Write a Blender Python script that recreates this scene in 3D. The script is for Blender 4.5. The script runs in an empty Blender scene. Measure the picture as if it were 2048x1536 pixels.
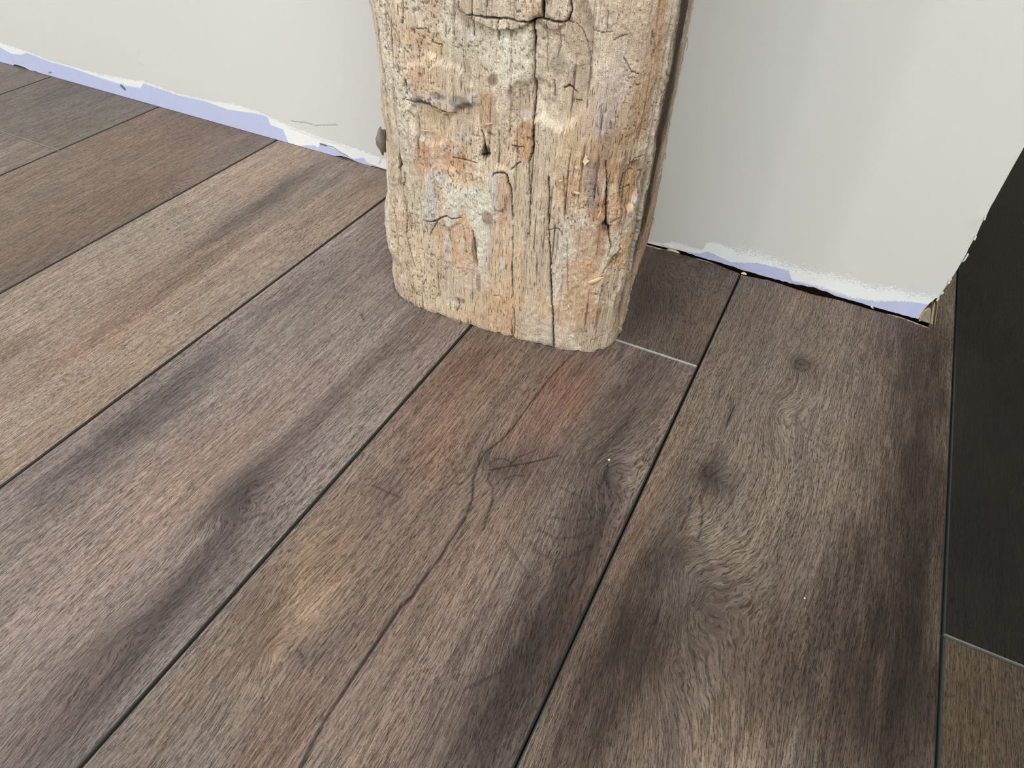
import bpy, math, random
import numpy as np
from mathutils import Matrix, Vector

random.seed(7)
SC = bpy.context.scene
COL = SC.collection

# ------------------------------------------------------------------ camera
F = 1409.55
CAM = np.array([1.01129, -0.62820, 0.38183])
YAW, PIT, ROL = -0.423316, -0.750073, 0.053061

def cam_axes():
    fw = np.array([math.sin(YAW) * math.cos(PIT), math.cos(YAW) * math.cos(PIT), math.sin(PIT)])
    rt = np.array([math.cos(YAW), -math.sin(YAW), 0.0])
    up = np.cross(rt, fw)
    c, s = math.cos(ROL), math.sin(ROL)
    return fw, c * rt + s * up, -s * rt + c * up

FW, RT, UP = cam_axes()
cd = bpy.data.cameras.new('camera')
cd.sensor_width = 36.0
cd.lens = 36.0 * F / 2048.0
cd.clip_start = 0.01
cam = bpy.data.objects.new('camera', cd)
COL.objects.link(cam)
m3 = Matrix(((RT[0], UP[0], -FW[0]), (RT[1], UP[1], -FW[1]), (RT[2], UP[2], -FW[2])))
cam.matrix_world = Matrix.Translation(Vector(CAM)) @ m3.to_4x4()
SC.camera = cam

# ------------------------------------------------------------------ world, lights, exposure
SC.view_settings.view_transform = 'Standard'
SC.view_settings.look = 'None'
SC.view_settings.gamma = 1.0
SC.view_settings.use_curve_mapping = False
SC.view_settings.exposure = 0.0
SC.cycles.use_denoising = True
SC.cycles.denoising_prefilter = 'NONE'     # keeps the fine grain that a prefilter smears
SC.cycles.filter_width = 1.1
SC.cycles.max_bounces = 6
SC.cycles.diffuse_bounces = 3
SC.cycles.glossy_bounces = 2

w = bpy.data.worlds.new('world'); SC.world = w; w.use_nodes = True
w.node_tree.nodes['Background'].inputs['Color'].default_value = (0.80, 0.90, 1.0, 1)
w.node_tree.nodes['Background'].inputs['Strength'].default_value = 0.3

def area(name, loc, target, sx, sy, power, color, shape='RECTANGLE'):
    l = bpy.data.lights.new(name, 'AREA'); l.shape = shape; l.size = sx
    if shape in ('RECTANGLE', 'ELLIPSE'): l.size_y = sy
    l.energy = power; l.color = color
    o = bpy.data.objects.new(name, l); COL.objects.link(o)
    o.location = loc
    o.rotation_euler = (Vector(target) - Vector(loc)).to_track_quat('-Z', 'Y').to_euler()
    return o

# two ceiling downlights to the left of the camera: their edges on the post draw the two upright shadow bands
area('downlight_near', (-0.02, -2.30, 2.44), (-0.02, -2.30, 0), 0.15, 0.15, 10, (1.0, 0.99, 0.97), 'DISK')
area('downlight_far', (-0.78, -2.25, 2.44), (-0.78, -2.25, 0), 0.20, 0.20, 20, (1.0, 0.99, 0.97), 'DISK')
# daylight of the large window in the left wall
area('window_daylight', (-2.42, -1.10, 1.35), (0.9, -0.3, 0.2), 1.7, 1.7, 42, (0.97, 1.0, 1.0))
area('front_fill', (0.95, -2.52, 1.15), (0.95, 0.0, 0.6), 1.7, 1.9, 17, (0.95, 0.99, 1.0))  # unseen fill light added behind the camera
# unseen fill light added at the ceiling over the right half of the room
area('ceiling_fill', (1.7, -1.3, 2.44), (1.7, -1.3, 0), 0.6, 0.6, 42, (0.98, 1.0, 0.98))

# ------------------------------------------------------------------ helpers
def lin(c):
    a = np.asarray(c, dtype=float) / 255.0
    return np.where(a <= 0.04045, a / 12.92, ((a + 0.055) / 1.055) ** 2.4)

def ray(u, v):
    return FW * F + RT * (u - 1024.0) + UP * (768.0 - v)

def on_floor(u, v, z=0.0):
    d = ray(u, v); return CAM + d * ((z - CAM[2]) / d[2])

def on_wall(u, v, y=0.0):
    d = ray(u, v); return CAM + d * ((y - CAM[1]) / d[1])

def sstep(a, b, x):
    t = np.clip((x - a) / (b - a), 0, 1); return t * t * (3 - 2 * t)

_T = np.random.RandomState(11).rand(256, 256)
def vnoise(x, y, seed=0):
    x = np.asarray(x, float) + seed * 17.31; y = np.asarray(y, float) + seed * 9.77
    xi = np.floor(x).astype(int); yi = np.floor(y).astype(int)
    fx = x - xi; fy = y - yi
    fx = fx * fx * fx * (fx * (fx * 6 - 15) + 10); fy = fy * fy * fy * (fy * (fy * 6 - 15) + 10)
    a = _T[xi & 255, yi & 255]; b = _T[(xi + 1) & 255, yi & 255]
    c = _T[xi & 255, (yi + 1) & 255]; d = _T[(xi + 1) & 255, (yi + 1) & 255]
    return (a * (1 - fx) + b * fx) * (1 - fy) + (c * (1 - fx) + d * fx) * fy

def fbm(x, y, seed=0, oct=4, gain=0.5):
    s = 0; amp = 1; tot = 0
    for k in range(oct):
        s = s + amp * vnoise(x * 2 ** k, y * 2 ** k, seed + 3 * k); tot += amp; amp *= gain
    return s / tot

def polydist(X, Y, pts, wid=None):
    """distance to a polyline, divided by the local width when widths are given"""
    best = np.full(X.shape, 1e9)
    for i in range(len(pts) - 1):
        ax, ay = pts[i]; bx, by = pts[i + 1]
        dx, dy = bx - ax, by - ay
        t = np.clip(((X - ax) * dx + (Y - ay) * dy) / max(dx * dx + dy * dy, 1e-12), 0, 1)
        d = np.hypot(X - ax - t * dx, Y - ay - t * dy)
        if wid is not None: d = d / (wid[i] * (1 - t) + wid[i + 1] * t)
        best = np.minimum(best, d)
    return best

def grid_mesh(name, P, attrs, mat, parent=None, smooth=False, kind=None, flip=False):
    """P: (n, m, 3) grid of points; attrs: name -> (n, m, k) arrays"""
    n, m = P.shape[:2]
    me = bpy.data.meshes.new(name)
    idx = np.arange(n * m).reshape(n, m)
    q = np.stack([idx[:-1, :-1], idx[1:, :-1], idx[1:, 1:], idx[:-1, 1:]], -1).reshape(-1, 4)
    if flip: q = q[:, ::-1]
    nf = len(q)
    me.vertices.add(n * m); me.vertices.foreach_set('co', P.reshape(-1).astype(np.float32))
    me.loops.add(nf * 4); me.loops.foreach_set('vertex_index', q.reshape(-1).astype(np.int32))
    me.polygons.add(nf); me.polygons.foreach_set('loop_start', (np.arange(nf) * 4).astype(np.int32))
    try: me.polygons.foreach_set('loop_total', np.full(nf, 4, np.int32))
    except Exception: pass
    me.update(calc_edges=True)
    if smooth: me.polygons.foreach_set('use_smooth', np.ones(nf, bool))
    for k, a in attrs.items():
        if a.shape[-1] == 1:
            at = me.attributes.new(k, 'FLOAT', 'POINT'); at.data.foreach_set('value', a.reshape(-1).astype(np.float32))
        elif k == 'tint':
            c4 = np.concatenate([a, np.ones(a.shape[:2] + (1,))], -1)
            at = me.attributes.new(k, 'FLOAT_COLOR', 'POINT'); at.data.foreach_set('color', c4.reshape(-1).astype(np.float32))
        else:
            at = me.attributes.new(k, 'FLOAT_VECTOR', 'POINT'); at.data.foreach_set('vector', a.reshape(-1).astype(np.float32))
    me.materials.append(mat)
    o = bpy.data.objects.new(name, me); COL.objects.link(o)
    if parent: o.parent = parent
    if kind: o['kind'] = kind
    return o

def poly_mesh(name, verts, faces, mat, parent=None, smooth=False):
    me = bpy.data.meshes.new(name); me.from_pydata([tuple(map(float, v)) for v in verts], [], faces); me.update()
    me.materials.append(mat)
    if smooth: me.polygons.foreach_set('use_smooth', np.ones(len(me.polygons), bool))
    o = bpy.data.objects.new(name, me); COL.objects.link(o)
    if parent: o.parent = parent
    return o

def box(name, lo, hi, mat, parent=None):
    (x0, y0, z0), (x1, y1, z1) = lo, hi
    v = [(x0, y0, z0), (x1, y0, z0), (x1, y1, z0), (x0, y1, z0), (x0, y0, z1), (x1, y0, z1), (x1, y1, z1), (x0, y1, z1)]
    f = [(3, 2, 1, 0), (4, 5, 6, 7), (0, 1, 5, 4), (1, 2, 6, 5), (2, 3, 7, 6), (3, 0, 4, 7)]
    return poly_mesh(name, v, f, mat, parent)

class NT:
    """small node-tree writer"""
    def __init__(s, name):
        s.m = bpy.data.materials.new(name); s.m.use_nodes = True
        s.t = s.m.node_tree; s.b = s.t.nodes['Principled BSDF']
    def n(s, typ, **kw):
        nd = s.t.nodes.new(typ)
        for k, v in kw.items(): setattr(nd, k, v)
        return nd
    def link(s, a, b): s.t.links.new(a, b)
    def val(s, sock, v):
        if hasattr(v, 'is_output'): s.link(v, sock)
        else: sock.default_value = v
    def math(s, op, a, b=0.0, clamp=False):
        nd = s.n('ShaderNodeMath', operation=op, use_clamp=clamp)
        s.val(nd.inputs[0], a); s.val(nd.inputs[1], b); return nd.outputs[0]
    def attr(s, name, out='Fac'):
        nd = s.n('ShaderNodeAttribute', attribute_name=name); return nd.outputs[out]
    def noise(s, vec, scale, detail=2.0, rough=0.5, dist=0.0):
        nd = s.n('ShaderNodeTexNoise'); s.val(nd.inputs['Vector'], vec)
        nd.inputs['Scale'].default_value = scale; nd.inputs['Detail'].default_value = detail
        nd.inputs['Roughness'].default_value = rough; nd.inputs['Distortion'].default_value = dist
        return nd.outputs['Fac']
    def vmul(s, vec, k):
        nd = s.n('ShaderNodeVectorMath', operation='MULTIPLY'); s.val(nd.inputs[0], vec); nd.inputs[1].default_value = k
        return nd.outputs[0]
    def rng(s, v, a, b, c=0.0, d=1.0, smooth=False):
        nd = s.n('ShaderNodeMapRange', interpolation_type='SMOOTHSTEP' if smooth else 'LINEAR')
        s.val(nd.inputs[0], v)
        for i, q in enumerate((a, b, c, d)): nd.inputs[i + 1].default_value = q
        return nd.outputs[0]
    def mix(s, f, a, b, mode='MIX'):
        nd = s.n('ShaderNodeMix', data_type='RGBA', blend_type=mode)
        s.val(nd.inputs['Factor'], f)
        for sock, v in ((nd.inputs['A'], a), (nd.inputs['B'], b)):
            if hasattr(v, 'is_output'): s.link(v, sock)
            else: sock.default_value = (*v[:3], 1)
        return nd.outputs['Result']
    def bump(s, h, dist, strength=1.0, nrm=None):
        nd = s.n('ShaderNodeBump'); nd.inputs['Strength'].default_value = strength; nd.inputs['Distance'].default_value = dist
        s.link(h, nd.inputs['Height'])
        if nrm is not None: s.link(nrm, nd.inputs['Normal'])
        return nd.outputs[0]
    def out(s, color=None, rough=None, normal=None, spec=None):
        if color is not None: s.val(s.b.inputs['Base Color'], color if hasattr(color, 'is_output') else (*color, 1))
        if rough is not None: s.val(s.b.inputs['Roughness'], rough)
        if normal is not None: s.link(normal, s.b.inputs['Normal'])
        if spec is not None: s.b.inputs['Specular IOR Level'].default_value = spec
        return s.m

def plain(name, rgb, rough=0.8, nscale=300.0, amt=0.12, spec=0.3):
    t = NT(name); tc = t.n('ShaderNodeTexCoord').outputs['Object']
    n = t.noise(tc, nscale, 3)
    c = lin(rgb)
    col = t.mix(n, tuple(c * (1 - amt)), tuple(np.minimum(c * (1 + amt), 1)))
    return t.out(col, rough, t.bump(n, 0.0004, 0.5), spec)

# ------------------------------------------------------------------ materials
def floor_material():
    t = NT('printed_oak_plank')
    g = t.attr('grain', 'Vector'); col = t.attr('tint', 'Color'); edge = t.attr('edge')
    ne = t.math('SUBTRACT', 1.0, edge, True)
    dash = t.noise(t.vmul(g, (2200, 210, 1)), 1.0, 1.0, 0.5)          # short open pores
    vein = t.noise(t.vmul(g, (1750, 55, 1)), 1.0, 2.0, 0.55)           # longer pore lines
    fibre = t.noise(t.vmul(g, (2600, 300, 1)), 1.0, 2.0, 0.6)
    where = t.noise(t.vmul(g, (45, 9, 1)), 1.0, 2.0, 0.5)
    ring = t.noise(t.vmul(g, (150, 4.5, 1)), 1.0, 2.0, 0.6)
    ridge = t.noise(t.vmul(g, (1350, 40, 1)), 1.0, 1.0, 0.5)
    tc = t.n('ShaderNodeTexCoord').outputs['Object']
    grit = t.noise(tc, 1050.0, 2.0, 0.6)
    d = t.math('MULTIPLY', t.rng(dash, 0.44, 0.33, 0, 1, True), t.rng(where, 0.25, 0.65, 0.65, 1.0))
    v = t.math('MULTIPLY', t.rng(vein, 0.40, 0.28, 0, 1, True), t.rng(where, 0.70, 0.35, 0.5, 1.0))
    l = t.rng(fibre, 0.53, 0.70, 0, 1, True)
    c = t.mix(t.rng(ring, 0.30, 0.70), t.mix(1.0, col, (0.90, 0.895, 0.895), 'MULTIPLY'), t.mix(1.0, col, (1.08, 1.08, 1.07), 'MULTIPLY'))
    rg = t.mix(t.rng(ridge, 0.30, 0.70, 0, 1, True), t.mix(1.0, c, (0.70, 0.685, 0.68), 'MULTIPLY'), t.mix(1.0, c, (1.29, 1.30, 1.30), 'MULTIPLY'))
    rg = t.mix(t.rng(grit, 0.30, 0.70), t.mix(1.0, rg, (0.82, 0.81, 0.81), 'MULTIPLY'), t.mix(1.0, rg, (1.18, 1.18, 1.18), 'MULTIPLY'))
    c = t.mix(ne, c, rg)
    c = t.mix(t.math('MULTIPLY', t.math('MULTIPLY', l, 0.75), ne), c, t.mix(1.0, c, (1.60, 1.59, 1.57), 'MULTIPLY'))
    c = t.mix(t.math('MULTIPLY', t.math('MULTIPLY', v, 0.62), ne), c, t.mix(1.0, c, (0.42, 0.39, 0.38), 'MULTIPLY'))
    c = t.mix(t.math('MULTIPLY', t.math('MULTIPLY', d, 0.88), ne), c, t.mix(1.0, c, (0.30, 0.27, 0.26), 'MULTIPLY'))
    h = t.math('SUBTRACT', t.math('ADD', t.math('MULTIPLY', fibre, 0.6), t.math('ADD', t.math('MULTIPLY', ridge, 1.1), t.math('MULTIPLY', grit, 0.5))), t.math('ADD', d, t.math('MULTIPLY', v, 0.8)))
    b = t.bump(t.math('MULTIPLY', h, ne), 0.00035, 1.0)
    return t.out(c, t.rng(fibre, 0.3, 0.7, 0.40, 0.52), b, 0.42)

def post_material():
    t = NT('weathered_hewn_timber')
    g = t.attr('grain', 'Vector'); col = t.attr('tint', 'Color'); cr = t.attr('crumbly')
    fib = t.noise(t.vmul(g, (1300, 95, 1)), 1.0, 3.0, 0.65)
    dash = t.noise(t.vmul(g, (1050, 105, 1)), 1.0, 2.0, 0.55)
    gran = t.noise(t.vmul(g, (1500, 1150, 1)), 1.0, 3.0, 0.65)
    speck = t.noise(t.vmul(g, (900, 620, 1)), 1.0, 2.0, 0.6)
    smooth_ = t.math('SUBTRACT', 1.0, t.math('MULTIPLY', cr, 0.75))
    f = t.rng(fib, 0.30, 0.70)
    c = t.mix(f, t.mix(1.0, col, (0.78, 0.755, 0.73), 'MULTIPLY'), t.mix(1.0, col, (1.17, 1.18, 1.18), 'MULTIPLY'))
    c = t.mix(t.rng(gran, 0.32, 0.68), t.mix(1.0, c, (0.80, 0.79, 0.78), 'MULTIPLY'), t.mix(1.0, c, (1.16, 1.16, 1.16), 'MULTIPLY'))
    d = t.math('MULTIPLY', t.rng(dash, 0.41, 0.31, 0, 1, True), smooth_)
    k = t.math('MULTIPLY', t.rng(speck, 0.37, 0.29, 0, 1, True), t.math('ADD', 0.35, t.math('MULTIPLY', cr, 0.65)))
    c = t.mix(t.math('MULTIPLY', d, 0.85), c, t.mix(1.0, c, (0.32, 0.26, 0.22), 'MULTIPLY'))
    c = t.mix(t.math('MULTIPLY', k, 0.85), c, t.mix(1.0, c, (0.34, 0.28, 0.24), 'MULTIPLY'))
    h = t.math('SUBTRACT', t.math('ADD', t.math('MULTIPLY', fib, 0.7), t.math('MULTIPLY', gran, 0.9)), t.math('ADD', t.math('MULTIPLY', d, 0.7), t.math('MULTIPLY', k, 0.8)))
    return t.out(c, 0.92, t.bump(h, 0.0009, 1.0), 0.12)

def wall_material():
    t = NT('painted_drywall_with_bare_strip')
    pos = t.n('ShaderNodeNewGeometry').outputs['Position']
    dW = t.attr('above_white'); dL = t.attr('above_bare'); am = t.attr('ragged'); ck = t.attr('crack')
    n1 = t.math('SUBTRACT', t.noise(t.vmul(pos, (1, 1, 1)), 620.0, 3.0, 0.65), 0.5)
    n1b = t.math('SUBTRACT', t.noise(t.vmul(pos, (160, 160, 1100)), 1.0, 2.0, 0.6), 0.5)
    n2 = t.math('SUBTRACT', t.noise(t.vmul(pos, (900, 900, 500)), 1.0, 3.0, 0.7), 0.5)
    cream = t.rng(t.math('ADD', dW, t.math('MULTIPLY', t.math('ADD', n1, n1b), t.attr('fringe'))), -0.00035, 0.00035, 0, 1, True)
    white = t.rng(t.math('ADD', dL, t.math('MULTIPLY', n2, am)), -0.0003, 0.0003, 0, 1, True)
    big = t.noise(pos, 5.0, 2.0)
    brush = t.noise(t.vmul(pos, (12, 12, 240)), 1.0, 2.0)
    creamc = t.mix(big, tuple(lin((222, 222, 220))), tuple(lin((224, 226, 226))))
    whitec = t.mix(brush, tuple(lin((243, 248, 254))), tuple(lin((252, 254, 255))))
    lavc = t.mix(t.noise(pos, 90.0, 4.0, 0.7), tuple(lin((193, 202, 241))), tuple(lin((208, 215, 247))))
    c = t.mix(white, lavc, whitec)
    c = t.mix(cream, c, creamc)
    c = t.mix(ck, c, tuple(lin((66, 62, 64))))
    peel = t.noise(pos, 330.0, 2.0, 0.5)
    roll = t.noise(t.vmul(pos, (70, 70, 160)), 1.0, 3.0, 0.5)
    h = t.math('ADD', t.math('MULTIPLY', peel, 0.10), t.math('MULTIPLY', roll, 0.22))
    h = t.math('ADD', h, t.math('ADD', t.math('MULTIPLY', cream, 0.30), t.math('MULTIPLY', white, 0.25)))
    h = t.math('SUBTRACT', h, ck)
    return t.out(c, 0.55, t.bump(h, 0.0011, 0.55), 0.3)

M_FLOOR = floor_material()
M_POST = post_material()
M_WALL = wall_material()
M_DARK = plain('dark_subfloor', (30, 26, 24), 0.95)
M_PLATE = plain('dark_framing_lumber', (58, 44, 34), 0.9)
M_ROOMW = plain('painted_room_wall', (214, 210, 198), 0.7, 60, 0.03)
M_CEIL = plain('painted_ceiling', (232, 231, 226), 0.8, 60, 0.03)
M_GYP = plain('grey_gypsum', (158, 152, 142), 0.95, 900, 0.25)
M_PAPER = plain('torn_tan_paper', (196, 160, 118), 0.95, 900, 0.25)
M_OLIVE = plain('olive_paper_edge', (96, 84, 52), 0.9, 700, 0.3)
M_BEAD = plain('zinc_corner_bead', (128, 130, 122), 0.6, 700, 0.2)
M_FLAKE = plain('white_paint_flake', (226, 228, 226), 0.7, 600, 0.06)
M_SPL = plain('pale_split_wood', (222, 198, 160), 0.85, 800, 0.18)
M_SPL2 = plain('cream_wood_chip', (236, 218, 178), 0.85, 800, 0.1)
M_BARK = plain('grey_bark', (134, 127, 121), 0.95, 500, 0.35)
M_GLASS = plain('window_pane_glass', (190, 200, 210), 0.1, 50, 0.02)
M_TRIM = plain('white_trim', (235, 235, 232), 0.4, 50, 0.02)

# ------------------------------------------------------------------ floor
XS = [0.0, 0.200864, 0.395436, 0.589322, 0.778798, 0.969278, 1.162345]     # long seams
Y_A, Y_B, Y_C = -0.161864, -0.326706, -0.151139                             # short joints
X_END = 1.1405                                                              # free end of the back wall

floor = box('floor', (-2.6, -2.7, -0.03), (2.7, 1.7, -0.012), M_DARK)
floor['kind'] = 'structure'

def FP(pts):
    return [tuple(on_floor(*p)[:2]) for p in pts]

# colour blotches on the boards, some of them painted sheen: px, py (place on the floor), half length along, half width across, multiplier
BLOTS = [
 # tan plank with the long dark streak
 (540, 400, .060, .012, (.52, .53, .56)), (470, 448, .070, .009, (.66, .66, .68)), (600, 352, .040, .010, (.66, .67, .70)),
 (365, 535, .055, .016, (.80, .76, .76)), (220, 655, .06, .018, (1.06, .93, .88)), (300, 600, .12, .012, (.88, .85, .85)),
 (120, 745, .05, .02, (.86, .82, .80)), (260, 720, .16, .02, (1.14, 1.12, 1.06)), (520, 330, .05, .03, (1.10, 1.08, 1.02)),
 (20, 706, .02, .01, (.62, .60, .60)),
 # cathedral plank
 (110, 470, .10, .025, (.86, .80, .78)), (250, 300, .06, .02, (1.12, 1.08, 1.02)), (400, 270, .05, .02, (.85, .84, .85)),
 (60, 540, .08, .02, (.80, .78, .80)), (340, 380, .06, .025, (.90, .86, .85)),
 # far left planks
 (120, 195, .06, .03, (.86, .88, .88)), (160, 260, .06, .03, (.88, .90, .90)), (40, 300, .05, .03, (1.12, 1.08, 1.06)),
 # mauve plank
 (480, 660, .10, .014, (.72, .74, .77)), (290, 830, .06, .018, (.66, .65, .68)), (236, 872, .06, .012, (.60, .58, .62)),
 (600, 560, .06, .02, (.84, .85, .88)), (330, 790, .05, .015, (.80, .80, .82)),
 (560, 760, .14, .035, (1.10, 1.06, 1.03)), (420, 900, .12, .03, (1.08, 1.03, 1.0)), (640, 850, .11, .009, (1.16, 1.10, 1.06)),
 (690, 790, .10, .012, (.74, .70, .70)), (590, 885, .10, .009, (.74, .70, .70)), (850, 655, .05, .014, (.76, .70, .69)),
 (490, 972, .020, .011, (.42, .42, .47)), (505, 960, .045, .016, (.66, .65, .68)), (452, 1022, .020, .012, (.60, .60, .64)),
 (420, 1122, .055, .012, (.62, .58, .60)), (345, 1212, .05, .014, (.58, .55, .58)), (280, 1262, .035, .013, (.66, .64, .66)),
 (480, 1090, .03, .012, (.72, .71, .71)), (240, 1090, .12, .03, (1.10, 1.05, 1.01)), (60, 1200, .09, .035, (1.06, 1.0, .97)),
 (140, 1420, .05, .018, (.74, .66, .62)), (112, 1500, .035, .014, (.58, .54, .60)), (190, 1370, .05, .012, (1.08, 1.03, 1.0)),
 (50, 960, .05, .025, (.74, .74, .78)), (20, 1120, .06, .02, (.80, .80, .80)), (30, 1440, .05, .02, (.84, .80, .80)),
 # red-brown plank with the long crack
 (880, 780, .055, .020, (1.06, .82, .74)), (960, 720, .03, .022, (.86, .78, .76)), (915, 830, .035, .010, (1.42, 1.32, 1.16)),  # bright last streak is sheen painted into the colour
 (1000, 740, .030, .010, (1.28, 1.16, 1.05)), (880, 900, .04, .016, (1.10, .86, .78)),
 (1090, 820, .05, .020, (1.16, .84, .74)), (1140, 760, .03, .018, (1.08, .82, .74)), (1235, 745, .04, .026, (.80, .74, .74)),
 (1300, 760, .05, .016, (.86, .84, .84)), (1255, 830, .07, .014, (.66, .64, .66)), (1200, 860, .06, .012, (.74, .72, .74)),
 (1000, 935, .012, .016, (.48, .46, .50)), (1040, 925, .022, .020, (.68, .65, .67)), (1090, 920, .03, .014, (.80, .76, .76)),
 (1208, 958, .013, .005, (.40, .40, .44)), (1205, 990, .03, .014, (.62, .61, .64)), (1180, 1060, .035, .014, (.58, .56, .58)),
 (1165, 1130, .05, .018, (.48, .43, .43)), (1090, 1230, .06, .022, (.52, .46, .46)), (1110, 1310, .06, .020, (.46, .41, .42)),
 (1010, 1420, .06, .024, (.48, .44, .45)), (930, 1500, .05, .022, (.54, .49, .49)), (1130, 1250, .05, .006, (1.16, 1.0, .86)),
 (780, 985, .015, .010, (.72, .70, .72)), (700, 1050, .04, .02, (.94, .90, .88)),
 (610, 1150, .045, .018, (1.26, 1.20, 1.08)), (640, 1110, .02, .03, (1.16, 1.12, 1.02)), (590, 1235, .030, .012, (1.34, 1.28, 1.18)),
 (600, 1310, .010, .005, (.48, .46, .54)), (545, 1330, .035, .012, (1.20, 1.16, 1.06)), (510, 1215, .012, .008, (.66, .60, .58)),
 (535, 1290, .016, .010, (.72, .66, .62)), (560, 1480, .03, .014, (1.10, .86, .78)), (380, 1400, .06, .010, (1.12, 1.04, .92)),
 (320, 1470, .05, .010, (.76, .72, .72)), (720, 1250, .10, .020, (.98, .95, .93)), (980, 1120, .05, .03, (1.06, 1.02, 1.0)),
 (960, 1010, .05, .03, (1.06, 1.02, .99)), (800, 1380, .08, .03, (1.02, .97, .95)),
 # plank behind it, next to the post
 (1330, 620, .030, .020, (.78, .73, .74)), (1400, 600, .05, .012, (1.06, 1.04, 1.03)), (1290, 600, .05, .020, (.74, .71, .73)),
 (1420, 660, .03, .020, (1.14, 1.08, 1.02)), (1390, 520, .03, .03, (.84, .83, .83)),
 # knotty plank, darker towards its right edge
 (1640, 640, .06, .030, (1.18, 1.16, 1.12)), (1560, 600, .05, .02, (.98, .92, .90)), (1500, 640, .06, .014, (1.0, .92, .89)),
 (1600, 700, .08, .022, (1.10, 1.07, 1.02)), (1605, 728, .008, .008, (.46, .44, .46)), (1612, 745, .018, .016, (.72, .70, .70)),
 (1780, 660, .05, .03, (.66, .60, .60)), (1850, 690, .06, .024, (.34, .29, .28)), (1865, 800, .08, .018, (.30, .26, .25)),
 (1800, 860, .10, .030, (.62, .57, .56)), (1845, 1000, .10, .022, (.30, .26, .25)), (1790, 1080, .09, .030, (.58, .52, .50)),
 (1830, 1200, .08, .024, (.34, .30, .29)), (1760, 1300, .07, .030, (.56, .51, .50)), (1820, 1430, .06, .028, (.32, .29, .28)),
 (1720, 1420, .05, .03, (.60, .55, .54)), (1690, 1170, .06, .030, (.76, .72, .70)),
 (1415, 945, .014, .008, (.44, .42, .46)), (1435, 968, .012, .010, (.46, .44, .48)), (1420, 955, .030, .018, (.72, .69, .70)),
 (1398, 922, .008, .004, (1.5, 1.5, 1.5)), (1490, 985, .02, .012, (.78, .76, .76)), (1560, 890, .014, .022, (.86, .85, .84)),
 (1395, 1040, .03, .008, (1.20, 1.14, 1.05)), (1362, 1035, .016, .005, (.60, .56, .58)),
 (1350, 1098, .012, .010, (.54, .52, .57)), (1385, 1110, .016, .016, (.66, .63, .65)), (1310, 1140, .014, .012, (.58, .55, .59)),
 (1390, 1170, .020, .020, (.64, .62, .65)), (1440, 1105, .016, .014, (1.16, 1.10, 1.02)), (1270, 1210, .05, .014, (.52, .46, .46)),
 (1310, 1260, .03, .020, (.64, .60, .59)), (1330, 1330, .03, .02, (.80, .78, .77)), (1210, 1310, .06, .014, (.54, .47, .46)),
 (1520, 1180, .06, .022, (.92, .90, .88)), (1600, 1260, .06, .020, (.94, .91, .88)), (1480, 1330, .04, .02, (.80, .76, .76)),
 (1300, 1440, .03, .010, (1.22, 1.17, 1.10)), (1340, 1490, .02, .010, (.66, .62, .68)), (1400, 1480, .03, .010, (1.22, 1.19, 1.12)),
 (1500, 1490, .03, .018, (1.24, 1.21, 1.14)), (1560, 1400, .03, .02, (.84, .80, .78)), (1200, 1480, .05, .014, (.56, .50, .49)), (1140, 1420, .05, .014, (.62, .52, .49)), (1260, 1400, .05, .022, (.62, .56, .55)), (1400, 1310, .05, .030, (.74, .70, .68)), (1500, 1300, .05, .035, (.76, .72, .70)), (1650, 1340, .05, .028, (.74, .70, .68)),
 (1330, 880, .08, .014, (1.08, .98, .93)), (1290, 1010, .06, .012, (1.10, 1.0, .95)), (1240, 1130, .05, .010, (1.04, .94, .88)),
 (1560, 960, .10, .024, (1.06, 1.03, 1.0)), (1530, 1060, .06, .02, (1.06, 1.02, .98)),
 # dark planks on the right
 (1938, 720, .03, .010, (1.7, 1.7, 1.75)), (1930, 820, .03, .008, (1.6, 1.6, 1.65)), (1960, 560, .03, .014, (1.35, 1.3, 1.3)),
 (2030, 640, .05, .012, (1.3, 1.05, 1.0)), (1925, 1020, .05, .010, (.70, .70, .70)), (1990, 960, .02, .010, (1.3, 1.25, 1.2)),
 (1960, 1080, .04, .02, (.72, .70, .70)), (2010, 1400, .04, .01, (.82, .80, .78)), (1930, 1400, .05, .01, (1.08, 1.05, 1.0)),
]
def calm(mc):
    m = np.array(mc, float); l = m.mean(); m = l + (m - l) * .85
    return 1 + (m - 1) * .78
BL = [(on_floor(a, b)[:2], rv, ru, calm(mc)) for a, b, rv, ru, mc in BLOTS]

# swells in the grain: px, py, half length, half width, height of the swell in metres of phase
SWELLS = [
 (330, 378, .060, .024, .030), (310, 395, .020, .010, -.006), (140, 480, .05, .02, .010),
 (490, 975, .030, .016, .015), (450, 1025, .022, .012, .010), (240, 1280, .06, .02, .014), (620, 900, .06, .02, .008),
 (1195, 948, .080, .036, .031), (960, 955, .030, .020, -.011), (1050, 1220, .06, .02, .010), (540, 1300, .03, .015, .010),
 (600, 1140, .03, .02, .006),
 (1338, 522, .085, .040, .048), 
 (1605, 730, .012, .010, .013), (1560, 830, .050, .026, .021), (1430, 960, .014, .012, .009), (1380, 1050, .05, .014, .008),
 (1365, 1120, .026, .022, .018), (1400, 1215, .060, .038, .030), (1330, 1330, .035, .025, .015),
 (60, 330, .03, .02, .01), (2000, 700, .05, .03, .01),
]
SW = [(on_floor(a, b)[:2], rv, ru, h) for a, b, rv, ru, h in SWELLS]

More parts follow.
